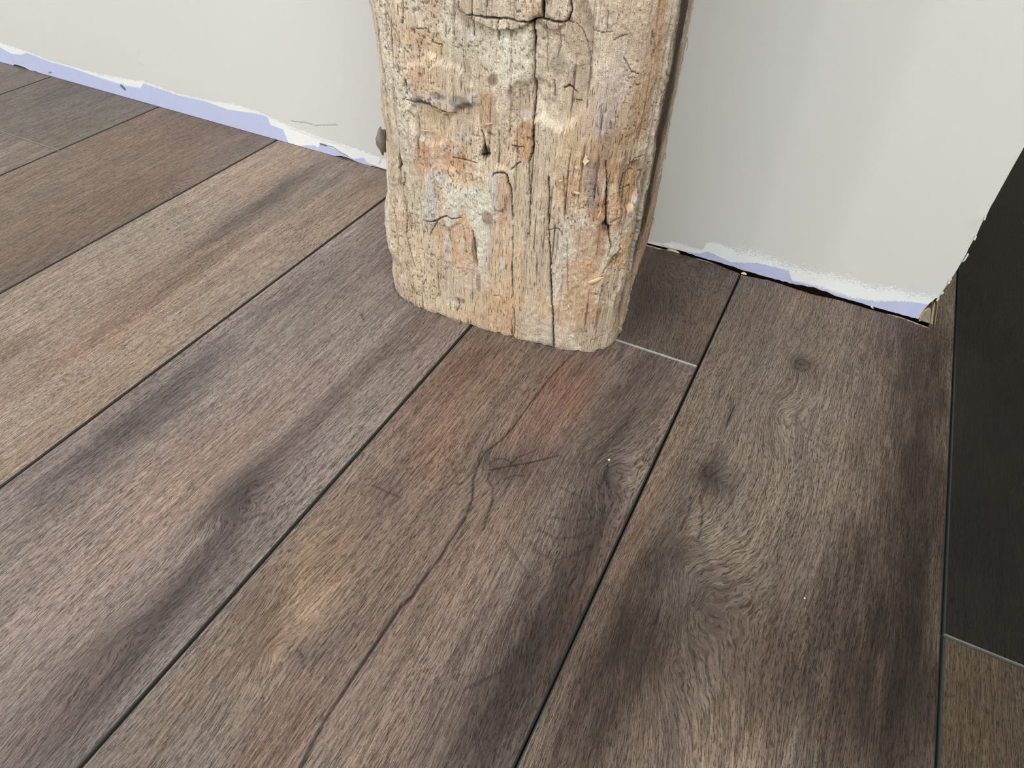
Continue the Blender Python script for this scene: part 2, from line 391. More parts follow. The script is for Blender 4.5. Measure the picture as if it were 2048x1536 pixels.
# open checks in the boards: points in the photograph, half widths in mm, darkness
CHECKS = [
 ([(1145, 708), (1100, 755), (1062, 805), (1030, 850), (1000, 882), (970, 905), (953, 935), (946, 965), (945, 998), (930, 1035), (905, 1075), (880, 1115), (838, 1170), (826, 1190), (800, 1215), (760, 1275), (700, 1365), (650, 1440), (600, 1536)],
  [.4, .5, .5, .6, .55, .55, .6, .8, .9, .8, .8, .9, 1.1, 1.3, 1.0, 1.0, 1.0, .9, 1.0], .85),
 ([(978, 940), (1020, 932), (1060, 925), (1116, 911)], [.6, .5, .4, .2], .8),
 ([(976, 930), (990, 918), (1010, 917), (1022, 925)], [.4, .4, .3, .3], .6),
 ([(1020, 930), (1034, 915), (1060, 905), (1075, 898)], [.3, .4, .3, .2], .6),
 ([(978, 945), (976, 958), (985, 975), (985, 1000), (976, 1030), (966, 1060)], [.5, .5, .5, .4, .3, .15], .7),
 ([(1010, 958), (1030, 950), (1050, 952)], [.3, .5, .3], .6),
 ([(1272, 818), (1240, 862), (1215, 890), (1196, 915), (1187, 935)], [.3, .5, .5, .7, .4], .5),
 ([(1217, 925), (1213, 945), (1205, 960), (1200, 975)], [.7, 1.0, .8, .4], .8),
 ([(1176, 714), (1165, 730), (1150, 752)], [.3, .5, .2], .5),
 ([(1469, 812), (1460, 830), (1454, 852)], [.3, .6, .3], .9),
 ([(1384, 995), (1376, 1030), (1362, 1060)], [.4, .5, .3], .7), ([(1400, 992), (1406, 1020), (1402, 1062), (1396, 1085)], [.5, .6, .5, .3], .7),
 ([(1319, 1216), (1314, 1232), (1309, 1250)], [.3, .5, .3], .9), ([(1392, 920), (1408, 935), (1412, 955)], [.4, .5, .4], .7),
 ([(1588, 735), (1592, 722), (1606, 718), (1620, 726), (1618, 738), (1604, 742), (1590, 736)], [.3] * 7, .6),
 ([(1598, 728), (1612, 731)], [.4, .4], .7), ([(1555, 835), (1560, 850)], [.3, .3], .6),
 ([(1180, 1090), (1150, 1110), (1110, 1120), (1075, 1105), (1060, 1080)], [.25] * 5, .5),
 ([(1195, 1050), (1150, 1075), (1110, 1076), (1080, 1060)], [.25] * 4, .45), ([(1180, 1035), (1140, 1042), (1105, 1034)], [.25] * 3, .4),
 ([(1175, 995), (1150, 990), (1120, 972)], [.25] * 3, .4), ([(1130, 1260), (1010, 1340), (950, 1370)], [.2, .3, .2], .35),
 ([(1010, 1080), (1030, 1110), (1060, 1150), (1040, 1190)], [.25, .3, .3, .2], .45),
 ([(1000, 1345), (960, 1360), (930, 1378)], [.2, .3, .2], .5), ([(750, 972), (775, 985), (800, 995)], [.3, .4, .2], .5),
 ([(598, 1300), (606, 1315), (604, 1330)], [.5, .6, .4], .6), ([(724, 630), (728, 640)], [.4, .3], .8),
 ([(1040, 700), (1058, 712)], [.3, .3], .5), ([(590, 1010), (640, 975)], [.2, .2], .3),
]
CK = [(FP(p), [max(q, .58) * 1e-3 for q in wd], dk) for p, wd, dk in CHECKS]

BEV = lin((50, 54, 52)); BEV_END = lin((150, 152, 150)); PALE = lin((196, 178, 150))  # end bevels coloured pale for the light they catch

def axis(lo, hi, flo, fhi, fine, coarse=0.05):
    """samples of [lo, hi], fine inside [flo, fhi]"""
    flo = min(max(flo, lo), hi); fhi = max(min(fhi, hi), lo)
    out = []
    if flo > lo: out.append(np.linspace(lo, flo, max(2, int((flo - lo) / coarse) + 2))[:-1])
    if fhi > flo: out.append(np.linspace(flo, fhi, max(2, int((fhi - flo) / fine) + 2))[:-1])
    if hi > fhi: out.append(np.linspace(fhi, hi, max(2, int((hi - fhi) / coarse) + 2))[:-1])
    return np.concatenate(out + [np.array([hi])])

GAP, BW, BD, TH = 0.00045, 0.0011, 0.0011, 0.011
nplank = 0
def plank(x0, x1, y0, y1, base, seed, fine=None, endcol=None, cut=None):
    """one board; cut: function x -> y where the board is cut short by the wall"""
    global nplank
    x0 += GAP; x1 -= GAP; y0 += GAP; y1 -= GAP
    if fine:
        fx0, fx1, fy0, fy1, st = fine
        us = axis(x0 + BW, x1 - BW, fx0, fx1, st); vs = axis(y0 + BW, y1 - BW, fy0, fy1, st)
    else:
        us = np.linspace(x0 + BW, x1 - BW, 5); vs = np.linspace(y0 + BW, y1 - BW, max(3, int((y1 - y0) / 0.15)))
    U = np.concatenate([[x0, x0, x0 + BW - 1e-4], us, [x1 - BW + 1e-4, x1, x1]])
    if cut is not None and x0 < X_END < x1:
        U = np.sort(np.concatenate([U, [X_END, X_END + .0002]]))
    V = np.concatenate([[y0, y0, y0 + BW - 1e-4], vs, [y1 - BW + 1e-4, y1, y1]])
    zc = np.zeros(len(U)); zc[[0, -1]] = -TH; zc[[1, -2]] = -BD
    zr = np.zeros(len(V)); zr[[0, -1]] = -TH; zr[[1, -2]] = -BD
    X, Y = np.meshgrid(U, V, indexing='ij')
    Z = np.minimum(zc[:, None], zr[None, :])
    if cut is not None:
        Y = np.minimum(Y, cut(X))
    rs = np.random.RandomState(seed)
    PH = X.copy()
    PH = PH + 0.010 * (fbm(X * 6 + seed, Y * 2.2, seed) - .5) + 0.0035 * (fbm(X * 30, Y * 9, seed + 5) - .5)
    for (c, rv, ru, h) in SW:
        if c[0] < x0 - .02 or c[0] > x1 + .02: continue
        if c[1] < y0 - .02 or c[1] > y1 + .02: continue
        e = np.exp(-1.25 * (np.sqrt(((X - c[0]) / ru) ** 2 + ((Y - c[1]) / rv) ** 2 + .03) - .17))
        PH = PH + h * e * (0.9 + 0.2 * fbm(X * 60, Y * 40, seed + 2)) + .002 * e * (fbm(X * 170, Y * 130, seed + 6, 3) - .5) * (h > .007)
    tint = np.ones(X.shape + (3,)) * lin(base)
    # streaks and clouding of the print
    st1 = fbm(PH * 26, Y * 1.6, seed + 1, 4); st2 = fbm(PH * 90, Y * 3.0, seed + 4, 3); cl = fbm(X * 16, Y * 7, seed + 7, 3)
    k = 1 + 0.40 * (st1 - .5) + 0.26 * (st2 - .5) + 0.28 * (cl - .5)
    tint = tint * k[..., None]
    hue = fbm(X * 14, Y * 5, seed + 9, 3) - .5
    tint = tint * np.stack([1 + .14 * hue, 1 - .02 * hue, 1 - .16 * hue], -1)
    # growth-ring lines
    ring = np.abs(((PH * 150 + 1.6 * fbm(X * 40, Y * 8, seed + 3)) % 1.0) - .5) * 2
    tint = tint * (1 - 0.20 * sstep(.70, 1.0, ring) * sstep(.40, .62, fbm(X * 12, Y * 8, seed + 12)))[..., None]
    wob = 0.55 * (fbm(X * 130, Y * 22, seed + 20, 3) - .5)
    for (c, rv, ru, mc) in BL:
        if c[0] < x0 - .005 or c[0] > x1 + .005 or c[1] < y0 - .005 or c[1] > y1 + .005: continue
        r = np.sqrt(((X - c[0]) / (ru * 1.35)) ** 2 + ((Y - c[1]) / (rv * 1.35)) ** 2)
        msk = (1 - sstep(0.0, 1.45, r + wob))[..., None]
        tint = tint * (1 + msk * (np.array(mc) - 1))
    if fine:
        for (pl, wd, dk) in CK:
            cx = np.mean([p[0] for p in pl])
            if cx < x0 or cx > x1: continue
            if min(p[1] for p in pl) > y1 or max(p[1] for p in pl) < y0: continue
            d = polydist(X, Y, pl, wd)
            halo = np.exp(-(d / 4.0) ** 2)
            tint = tint * (1 - .14 * dk * halo)[..., None]
            cm = (1 - sstep(.55, 1.35, d))[..., None] * min(dk * 1.15, .96)
            tint = tint * (1 - cm) + lin((44, 36, 38)) * cm
            Z = Z - 0.0005 * cm[..., 0] * (Z > -1e-6)
    tint = np.maximum(tint * np.array([.96, .915, .885]), .004)
    edge = np.zeros(X.shape)
    edge[:3, :] = 1; edge[-3:, :] = 1
    tint[:3, :] = BEV; tint[-3:, :] = BEV
    ec = BEV_END if endcol is None else endcol
    edge[:, :3] = 1; edge[:, -3:] = 1
    wear = (0.75 + 0.5 * fbm(X[3:-3, :3] * 300, Y[3:-3, :3] * 300, seed))[..., None]
    tint[3:-3, :3] = ec * wear; 
    tint[3:-3, -3:] = ec * wear
    if cut is not None:
        pk = sstep(.50, .56, fbm(X * 45, X * 0 + seed, seed + 31, 3))
        pc = PALE * pk[..., None] + lin((84, 70, 62)) * (1 - pk[..., None])
        at_cut = ((Y > cut(X) - .0009 * (.4 + 1.2 * pk)) & (X < X_END))[..., None]
        tint = np.where(at_cut, pc, tint); edge = np.where(at_cut[..., 0], 1, edge)
    grain = np.stack([PH, Y, np.full(X.shape, seed * 3.7)], -1)
    P = np.stack([X, Y, Z], -1)
    o = grid_mesh('plank', P, {'tint': tint, 'grain': grain, 'edge': edge[..., None]}, M_FLOOR, floor)
    nplank += 1
    return o

# ragged plank ends along the gap under the right-hand wall
_e6 = np.array([on_floor(*p)[:2] for p in [(1483, 550), (1540, 561), (1587, 576), (1623, 588), (1682, 601), (1741, 619), (1804, 635), (1863, 657)]])
_e5 = np.array([on_floor(*p)[:2] for p in [(1296, 490), (1358, 507), (1421, 524), (1477, 546)]])
def edge6(x):
    x = np.asarray(x, float)
    y = np.interp(x, _e6[:, 0], _e6[:, 1]) + .0012 * (fbm(x * 260, x * 0, 3, 3) - .5)
    return y
def edge5(x):
    x = np.asarray(x, float)
    return np.interp(x, _e5[:, 0], _e5[:, 1]) + .001 * (fbm(x * 260, x * 0, 5, 3) - .5)

ST = 0.0016
plank(-.195, XS[0], -2.6, .006, (122, 112, 105), 3, (-.14, 0, -.16, .006, .004))
plank(XS[0], XS[1], Y_C, .006, (118, 109, 101), 5, (0, .21, -.16, .006, .0022), lin((112, 102, 94)))
plank(XS[0], XS[1], -1.45, Y_C, (124, 113, 105), 8, (0, .21, -.32, -.14, .0022), lin((128, 114, 102)))
plank(XS[0], XS[1], -2.65, -1.45, (140, 122, 108), 9)
plank(XS[1], XS[2], -.98, .006, (124, 109, 98), 12, (.19, .40, -.34, .006, ST))
plank(XS[1], XS[2], -2.2, -.98, (146, 126, 110), 13)
plank(XS[2], XS[3], -1.3, .006, (151, 136, 125), 16, (.39, .60, -.50, .006, ST))
plank(XS[2], XS[3], -2.52, -1.3, (120, 104, 92), 17)
plank(XS[3], XS[4], -.86, .006, (140, 129, 125), 21, (.58, .79, -.66, .006, ST))
plank(XS[3], XS[4], -2.08, -.86, (150, 128, 110), 22)
plank(XS[4], XS[5], Y_A, .02, (100, 88, 80), 27, (.77, .98, -.17, .02, ST), cut=edge5)
plank(XS[4], XS[5], -1.38, Y_A, (120, 109, 103), 25, (.77, .98, -.68, -.15, .0011))
plank(XS[4], XS[5], -2.6, -1.38, (128, 108, 94), 26)
plank(XS[5], XS[6], -.76, .46, (121, 110, 101), 31, (.96, 1.17, -.68, .30, .0012), cut=lambda x: np.where(x <= X_END + .0001, edge6(x), 9.0))
plank(XS[5], XS[6], -1.98, -.76, (136, 114, 100), 32)
plank(XS[6], XS[6] + .193, Y_B, .893, (24, 21, 19), 36, (1.16, 1.36, -.33, .42, .0024), lin((78, 78, 76)))
plank(XS[6], XS[6] + .193, -1.546, Y_B, (76, 66, 55), 37, (1.16, 1.36, -.48, -.32, .0022), lin((78, 78, 76)))
plank(XS[6], XS[6] + .193, -2.65, -1.546, (116, 98, 86), 38)
# the rest of the floor, out of frame, in the same boards
rs = np.random.RandomState(5)
tones = [(150, 128, 110), (128, 110, 98), (112, 96, 86), (136, 112, 96), (158, 138, 120), (84, 72, 64)]
plank(X_END + .004, XS[6], .46, 1.6, (70, 60, 54), 33)
for k in range(1, 7):
    xa = XS[6] + .193 * k
    y = -2.65 + rs.rand() * .8 - .6
    while y < 1.6:
        y2 = min(y + 1.22, 1.65)
        plank(xa, xa + .193, max(y, -2.68), y2, tones[rs.randint(6)], 60 + 7 * k + int((y + 4) * 3)); y += 1.22
for k in range(1, 12):
    xa = -.195 * (k + 1)
    y = -2.65 + rs.rand() * .8 - .6
    while y < 0:
        y2 = min(y + 1.22, .004)
        if y2 - max(y, -2.68) > .03:
            plank(xa, xa + .195, max(y, -2.68), y2, tones[rs.randint(5)], 160 + 7 * k + int((y + 4) * 3))
        y += 1.22

# ------------------------------------------------------------------ back wall (painted drywall, cut free end on the right)
def WP(pts): return np.array([on_wall(*p)[[0, 2]] for p in pts])
_wt = WP([(0, 85), (47, 100), (98, 120), (156, 136), (203, 149), (242, 155), (289, 163), (352, 186), (414, 200), (469, 208), (520, 224), (543, 235), (586, 255), (664, 282), (723, 300), (766, 317)])
_wt2 = WP([(1330, 488), (1345, 482), (1405, 500), (1415, 484), (1429, 484), (1477, 499), (1536, 513), (1595, 536), (1654, 548), (1713, 562), (1753, 576), (1784, 574), (1824, 588), (1871, 594)])
_lt = WP([(0, 95), (23, 108), (43, 110), (59, 104), (117, 126), (168, 145), (203, 157), (242, 170), (281, 177), (287, 167), (340, 185), (391, 196), (457, 220), (508, 227), (535, 233), (541, 251), (566, 259), (577, 286), (602, 293), (612, 291), (629, 291), (635, 296), (641, 289), (654, 292), (676, 302), (695, 312), (708, 318), (720, 317), (727, 315), (734, 325), (768, 338)])
_lt2 = WP([(1330, 496), (1400, 508), (1414, 503), (1449, 519), (1461, 525), (1516, 527), (1563, 538), (1578, 542), (1583, 561), (1603, 566), (1634, 573), (1705, 597), (1753, 603), (1812, 603), (1855, 609), (1875, 612)])
_bt = WP([(1293, 489), (1335, 496), (1350, 498), (1414, 518), (1445, 527), (1492, 543), (1530, 554), (1548, 560), (1583, 567), (1627, 575), (1660, 586), (1670, 592), (1713, 609), (1741, 616), (1792, 631), (1840, 644)])
def prof(a, b, x, left, right):
    xs = np.concatenate([a[:, 0], [.62, .86], b[:, 0]]); zs = np.concatenate([a[:, 1], [left, right], b[:, 1]])
    i = np.argsort(xs, kind='stable'); return np.interp(x, xs[i], zs[i])
def wall_x_end(z):
    """cut end of the panel: a slightly ragged vertical edge with the lower corner broken away"""
    z = np.asarray(z, float)
    pr = np.array([on_wall(*p)[[0, 2]] for p in [(1874.6, 598), (1884, 585), (1899, 562), (1914, 540), (1927, 517), (1950, 475), (1963, 449), (1980, 417), (2016, 351), (2048, 294)]])
    e = np.interp(z, pr[:, 1], pr[:, 0]) + .0010 * (fbm(z * 160, z * 0, 4, 3) - .5) * (z < .12)
    brk = np.array([on_wall(*p)[[0, 2]] for p in [(1836, 641), (1842, 628), (1850, 616), (1860, 606), (1872, 596)]])
    return np.where(z < brk[-1, 1], np.minimum(e, np.interp(z, brk[:, 1], brk[:, 0]) + .0006 * (vnoise(z * 900, z * 0, 2) - .5)), e)

wx = np.concatenate([np.linspace(-2.55, -.16, 14)[:-1], np.arange(-.16, X_END - .004, .0016)])
wz = np.concatenate([np.arange(0, .058, .0012), np.arange(.058, .30, .004), np.linspace(.30, 2.45, 12)])
XX, ZZ = np.meshgrid(wx, wz, indexing='ij')
zb = np.interp(XX, _bt[:, 0], np.maximum(_bt[:, 1], 0.0012), left=0.0004)
zb = zb + np.where(XX > .9, .0014 * (fbm(XX * 300, XX * 0, 8, 3) - .5), 0)
zb = np.where(XX < _bt[0, 0], .0004 + .0024 * sstep(.40, .56, fbm(XX * 30, XX * 0, 6)) * (XX < -.002) + .0024 * sstep(on_wall(668, 309)[0], on_wall(684, 313)[0], XX) * (1 - sstep(on_wall(692, 316)[0], on_wall(724, 325)[0], XX)) + .0010 * (XX > on_wall(742, 330)[0]), zb)
ZZ2 = np.where(ZZ < .012, zb + ZZ * (1 - zb / .012), ZZ)
# stretch the last columns out to the ragged cut end
xe = wall_x_end(ZZ2)
t = np.clip((XX - (X_END - .016)) / (wx[-1] - (X_END - .016)), 0, 1)
XX2 = XX + t * (xe - wx[-1])
zwv = prof(_wt, _wt2, XX2, .010, .004); zlv = np.minimum(prof(_lt, _lt2, XX2, .001, .001), zwv - .0026)
aW = ZZ2 - zwv; aL = ZZ2 - zlv
rag = np.interp(XX2, [-.1, .07, .10, .165, .18, .30, .335, .345, .60, .93, .98, 1.02, 1.03, 1.06, 1.10, 1.14],
                [.003, .003, .014, .016, .004, .004, .004, .0006, .0008, .005, .005, .006, .016, .018, .010, .005])
frg = np.interp(XX2, [-.1, .05, .12, .16, .30, .40, .60, .90, .945, .96, 1.0, 1.06, 1.14], [.006, .006, .016, .010, .010, .014, .010, .008, .008, .040, .036, .032, .026])
CW = [([(583, 242), (600, 245), (612, 245), (630, 252), (640, 251), (675, 250)], .45, .45), ([(641, 288), (652, 291)], 1.0, 1.0),
      ([(652, 291), (668, 296), (683, 306), (695, 312)], .5, .7), ([(576, 256), (610, 268), (650, 283), (700, 298)], .3, .18),
      ([(243, 172), (246, 175), (249, 178)], 2.0, .9), ([(759, 327), (762, 320)], .4, .5), ([(98, 146), (103, 145)], .9, .7)]
crk = np.zeros(XX.shape)
for pts, wmm, dk in CW:
    d = polydist(XX2, ZZ2, [tuple(q) for q in WP(pts)]) / (max(wmm, .55) * 1e-3)
    crk = np.maximum(crk, dk * (1 - sstep(.6, 1.5, d)))
YY = np.zeros(XX.shape)
for (px, py, r, h) in [(274, 98, .0016, .0009), (276, 104, .0012, .0007), (279, 122, .0014, .0008), (282, 127, .0012, .0007), (273, 84, .0012, .0006),
                       (710, 236, .0014, .0007), (1463, 42, .0012, .0012), (1960, 432, .003, .0012), (1950, 446, .002, .001), (1954, 470, .0016, .0008), (1705, 543, .0012, .0006)]:
    c = on_wall(px, py)
    YY -= h * np.exp(-((XX2 - c[0]) ** 2 + (ZZ2 - c[2]) ** 2) / r ** 2)
YY += .0018 * (fbm(XX * 3, ZZ * 3, 2, 2) - .5) * 0
# lips of paint curling at the cut end
YY -= .0010 * sstep(.55, .8, fbm(ZZ2 * 120, XX2 * 30, 14)) * sstep(X_END - .006, X_END, XX2) * (ZZ2 < .3)
wall = grid_mesh('wall_back', np.stack([XX2, YY, ZZ2], -1),
                 {'above_white': aW[..., None], 'above_bare': aL[..., None], 'ragged': rag[..., None], 'fringe': frg[..., None], 'crack': crk[..., None]},
                 M_WALL, None, True, 'structure')
# rest of the wall's thickness: panel edge below and at the end, framing, rear panel
n = len(wx); bot = np.stack([XX2[:, 0], YY[:, 0], ZZ2[:, 0]], -1)
P = np.stack([bot, bot + np.array([0, .0125, .0])], 1)
grid_mesh('panel_edge', P, {}, M_GYP, wall)
endp = np.stack([XX2[-1], YY[-1], ZZ2[-1]], -1)
grid_mesh('end_edge', np.stack([endp, endp + np.array([0, .0125, 0])], 1), {}, M_GYP, wall)
box('bottom_plate', (-2.55, .0135, -.012), (X_END - .006, .1, .035), M_PLATE, wall)
box('end_panel', (X_END - .006, .0128, .03), (X_END - .0005, .1125, 2.45), M_ROOMW, wall)
box('rear_panel', (-2.55, .1, .002), (X_END - .001, .1125, 2.45), M_ROOMW, wall)

# broken lower corner of the panel: gypsum, torn papers and the corner bead
def wall_prism(name, pts, y0, y1, mat, jit=.0002):
    r = random.Random(len(name) * 7 + len(pts))
    fr = [on_wall(u, v, 0.0) for u, v in pts]
    k = len(fr)
    v = [(p[0], y0 + r.uniform(-jit, jit), max(p[2], -.0005)) for p in fr] + [(p[0], y1, max(p[2], -.0005)) for p in fr]
    f = [tuple(range(k))[::-1], tuple(range(k, 2 * k))] + [(i, (i + 1) % k, k + (i + 1) % k, k + i) for i in range(k)]
    return poly_mesh(name, v, f, mat, wall)
wall_prism('gypsum_core', [(1838, 643), (1843, 630), (1849, 623), (1858, 620), (1862, 620), (1859, 651), (1846, 648)], .0016, .0105, M_GYP, .0007)
wall_prism('torn_paper', [(1837, 642), (1841, 631), (1848, 621), (1857, 616), (1860, 618), (1850, 624), (1845, 632), (1841, 643)], .0002, .0012, M_PAPER, .0003)
wall_prism('brown_core', [(1860, 652), (1868, 606), (1873, 598), (1875, 602), (1869, 652)], .004, .011, M_DARK, .0003)  # darkness of the slit put in as a dark solid piece
wall_prism('paper_strip', [(1859, 651), (1864, 622), (1868, 607), (1870, 606), (1867, 632), (1864, 653)], .0008, .003, M_PAPER, .0004)
wall_prism('olive_strip', [(1865, 645), (1868, 618), (1871, 604), (1874, 602), (1872, 622), (1868, 646)], .0015, .004, M_OLIVE, .0004)
wall_prism('corner_bead', [(1866, 655), (1870, 636), (1873, 618), (1874, 604), (1871, 601), (1874, 600), (1877, 603), (1876, 620), (1872, 640), (1868, 656)], .0004, .0018, M_BEAD, .0004)
for pts in [[(1924, 524), (1936, 505), (1938, 508), (1930, 520)], [(1898, 560), (1901, 556), (1904, 557), (1902, 560)], [(1895, 566), (1898, 560), (1901, 563), (1898, 567)],
            [(1880, 587), (1886, 582), (1888, 584), (1884, 588)], [(1967, 438), (1970, 430), (1973, 432), (1970, 440)], [(1872, 600), (1877, 594), (1879, 596), (1875, 601)],
            [(1947, 478), (1951, 470), (1954, 472), (1950, 480)]]:
    fl = wall_prism('paint_flake', pts, -.0012, -.0004, M_FLAKE, .0004)
# flap of torn paper and a sliver sticking out from under the panel
wall_prism('torn_flap', [(1741, 612), (1744, 610), (1747, 618), (1743, 619)], -.0006, .0002, M_FLAKE, .0002)
wall_prism('torn_flap', [(1326, 488), (1336, 489), (1343, 494), (1332, 494)], -.0012, -.0004, M_FLAKE, .0003)

# ------------------------------------------------------------------ the other walls, ceiling and openings (out of frame)
def struct(o): o['kind'] = 'structure'; return o
struct(box('ceiling', (-2.6, -2.7, 2.45), (2.7, 1.7, 2.55), M_CEIL))
struct(box('wall_far', (-2.6, 1.66, -.012), (2.7, 1.72, 2.45), M_ROOMW))
struct(box('wall_right', (2.62, -2.7, -.012), (2.7, 1.7, 2.45), M_ROOMW))
struct(box('wall_hall', (.2, .1126, -.012), (.26, 1.66, 2.45), M_ROOMW))
def holed(name, lo, hi, ax, h0, h1, z0, z1):
    """wall slab with one opening along axis ax, in four boxes of one mesh"""
    vs, fs = [], []
    def add(l, h):
        b = len(vs)
        (x0, y0, z0_), (x1, y1, z1_) = l, h
        vs.extend([(x0, y0, z0_), (x1, y0, z0_), (x1, y1, z0_), (x0, y1, z0_), (x0, y0, z1_), (x1, y0, z1_), (x1, y1, z1_), (x0, y1, z1_)])
        fs.extend([tuple(b + i for i in f) for f in [(3, 2, 1, 0), (4, 5, 6, 7), (0, 1, 5, 4), (1, 2, 6, 5), (2, 3, 7, 6), (3, 0, 4, 7)]])
    def seg(a0, a1, c0, c1):
        l = list(lo); h = list(hi); l[ax] = a0; h[ax] = a1; l[2] = c0; h[2] = c1; add(l, h)
    seg(lo[ax], h0, lo[2], hi[2]); seg(h1, hi[ax], lo[2], hi[2])
    if z0 > lo[2]: seg(h0, h1, lo[2], z0)
    seg(h0, h1, z1, hi[2])
    return struct(poly_mesh(name, vs, fs, M_ROOMW))
holed('wall_left', (-2.6, -2.7, -.012), (-2.5, .1, 2.45), 1, -2.0, -.2, .45, 2.25)
holed('wall_front', (-2.6, -2.7, -.012), (2.7, -2.6, 2.45), 0, .05, 1.85, .05, 2.15)
wn = struct(box('window_1', (-2.585, -2.0, .45), (-2.575, -.2, 2.25), M_GLASS))
for (l, h) in [((-2.6, -2.0, .45), (-2.52, -1.95, 2.25)), ((-2.6, -.25, .45), (-2.52, -.2, 2.25)), ((-2.6, -2.0, .45), (-2.52, -.2, .5)), ((-2.6, -2.0, 2.2), (-2.52, -.2, 2.25)), ((-2.6, -1.12, .45), (-2.52, -1.08, 2.25))]:
    box('window_frame', l, h, M_TRIM, wn)
wd = struct(box('window_2', (.05, -2.675, .05), (1.85, -2.665, 2.15), M_GLASS))  # unseen window put in to go with the frontal fill
for (l, h) in [((.05, -2.69, .05), (.12, -2.62, 2.15)), ((1.78, -2.69, .05), (1.85, -2.62, 2.15)), ((.05, -2.69, .05), (1.85, -2.62, .12)), ((.05, -2.69, 2.08), (1.85, -2.62, 2.15)), ((.92, -2.69, .05), (.98, -2.62, 2.15))]:
    box('window_frame', l, h, M_TRIM, wd)

# ------------------------------------------------------------------ the hewn post
FOOT = np.array([(.688, .0), (.6885, -.05), (.6885, -.11), (.688, -.150), (.6890, -.172), (.6935, -.190), (.703, -.2005), (.718, -.2050), (.745, -.2062), (.778, -.2060), (.820, -.2025), (.855, -.1980),
                 (.873, -.1935), (.886, -.1875), (.8935, -.178), (.8970, -.165), (.8965, -.150), (.8905, -.125), (.886, -.105), (.8795, -.05), (.8710, -.001)])
_sl = np.concatenate([[0], np.cumsum(np.hypot(*np.diff(FOOT, axis=0).T))])
SLEN = _sl[-1]
def smooth_foot(s):
    x = np.interp(s, _sl, FOOT[:, 0]); y = np.interp(s, _sl, FOOT[:, 1])
    return x, y
def on_post(u, v):
    """photograph point -> (s along the girth, z) on the upright shaft"""
    d = ray(u, v); best = None
    for i in range(len(FOOT) - 1):
        a, b = FOOT[i], FOOT[i + 1]; e = b - a
        M = np.array([[d[0], -e[0]], [d[1], -e[1]]])
        if abs(np.linalg.det(M)) < 1e-12: continue
        t, q = np.linalg.solve(M, a - CAM[:2])
        if t > 0 and -.001 <= q <= 1.001 and (best is None or t < best[0]):
            best = (t, _sl[i] + q * np.hypot(*e), CAM[2] + d[2] * t)
    if best is None: return None
    return best[1], best[2]
def PP(pts):
    r = [on_post(*p) for p in pts]; return [q for q in r if q is not None]

s_f0, s_f1 = _sl[3], SLEN
pitch = .00055
ss = np.concatenate([np.linspace(0, s_f0, 30)[:-1], np.arange(s_f0, SLEN - .0003, pitch), [SLEN]])
# smooth the outline a little
bx, by = smooth_foot(ss)
kern = np.hanning(17); kern /= kern.sum()
def smo(a):
    p = np.concatenate([np.full(8, a[0]), a, np.full(8, a[-1])]); return np.convolve(p, kern, 'valid')
bx2, by2 = smo(bx), smo(by); bx2[[0, -1]] = bx[[0, -1]]; by2[[0, -1]] = by[[0, -1]]
nx = np.gradient(by2); ny = -np.gradient(bx2); ln = np.hypot(nx, ny); nx, ny = nx / ln, ny / ln
# outward normal: girth runs left -> front -> right, so the outside is on its right-hand side
if nx[len(nx) // 2] * 0 + ny[np.argmin(by2)] > 0: nx, ny = -nx, -ny
pz = np.concatenate([np.arange(0, .325, .00062), np.linspace(.335, 2.45, 40)])
S, Z = np.meshgrid(ss, pz, indexing='ij')

fib = fbm(S * 620, Z * 16, 1, 3); fib2 = fbm(S * 230, Z * 7, 2, 3); fib3 = vnoise(S * 1000, Z * 60, 8)
gran = fbm(S * 430, Z * 300, 3, 3); flake = fbm(S * 110, Z * 55, 4, 4); big = fbm(S * 18, Z * 9, 5, 3)
crum = sstep(.44, .60, fbm(S * 36, Z * 22, 6, 4))           # crumbly, mud-stained skin against open fibre
front = sstep(_sl[5], _sl[7], S) * (1 - sstep(_sl[13], _sl[15], S))
side = sstep(_sl[14], _sl[16], S)
D = .0024 * (big - .5) + .0008 * (flake - .5)
D += (1 - crum) * (.0010 * (fib - .5) + .0007 * (fib2 - .5)) + crum * (.0013 * (gran - .5) + .0005)
# terraces: flakes of skin lifted off in steps
ter = fbm(S * 55, Z * 26, 30, 4); D += .0005 * sstep(.50, .515, ter) + .0005 * sstep(.60, .612, ter) - .0005 * sstep(.40, .39, ter)

B = lambda c: lin(c)
colr = B((208, 188, 164)) * (1 - crum)[..., None] + B((214, 201, 182)) * crum[..., None]
tone = fbm(S * 40, Z * 12, 15, 4)
colr = colr * (1 + .55 * (tone - .5) + .30 * (1 - crum) * (fib2 - .5) + .35 * (fib - .5) + .30 * crum * (gran - .5))[..., None]
orange = sstep(.52, .68, fbm(S * 30, Z * 14, 21, 4)) * (1 - .6 * crum)
colr = colr * (1 - .4 * orange[..., None]) + B((196, 154, 114)) * (.4 * orange)[..., None]
grey = sstep(.58, .72, fbm(S * 26, Z * 14, 25, 4))
colr = colr * (1 - .5 * grey[..., None]) + B((176, 160, 146)) * (.5 * grey)[..., None]

def win(s0, s1, z0, z1):
    i = np.searchsorted(ss, [s0, s1]); j = np.searchsorted(pz, [z0, z1])
    return (slice(max(i[0] - 1, 0), i[1] + 1), slice(max(j[0] - 1, 0), j[1] + 1))

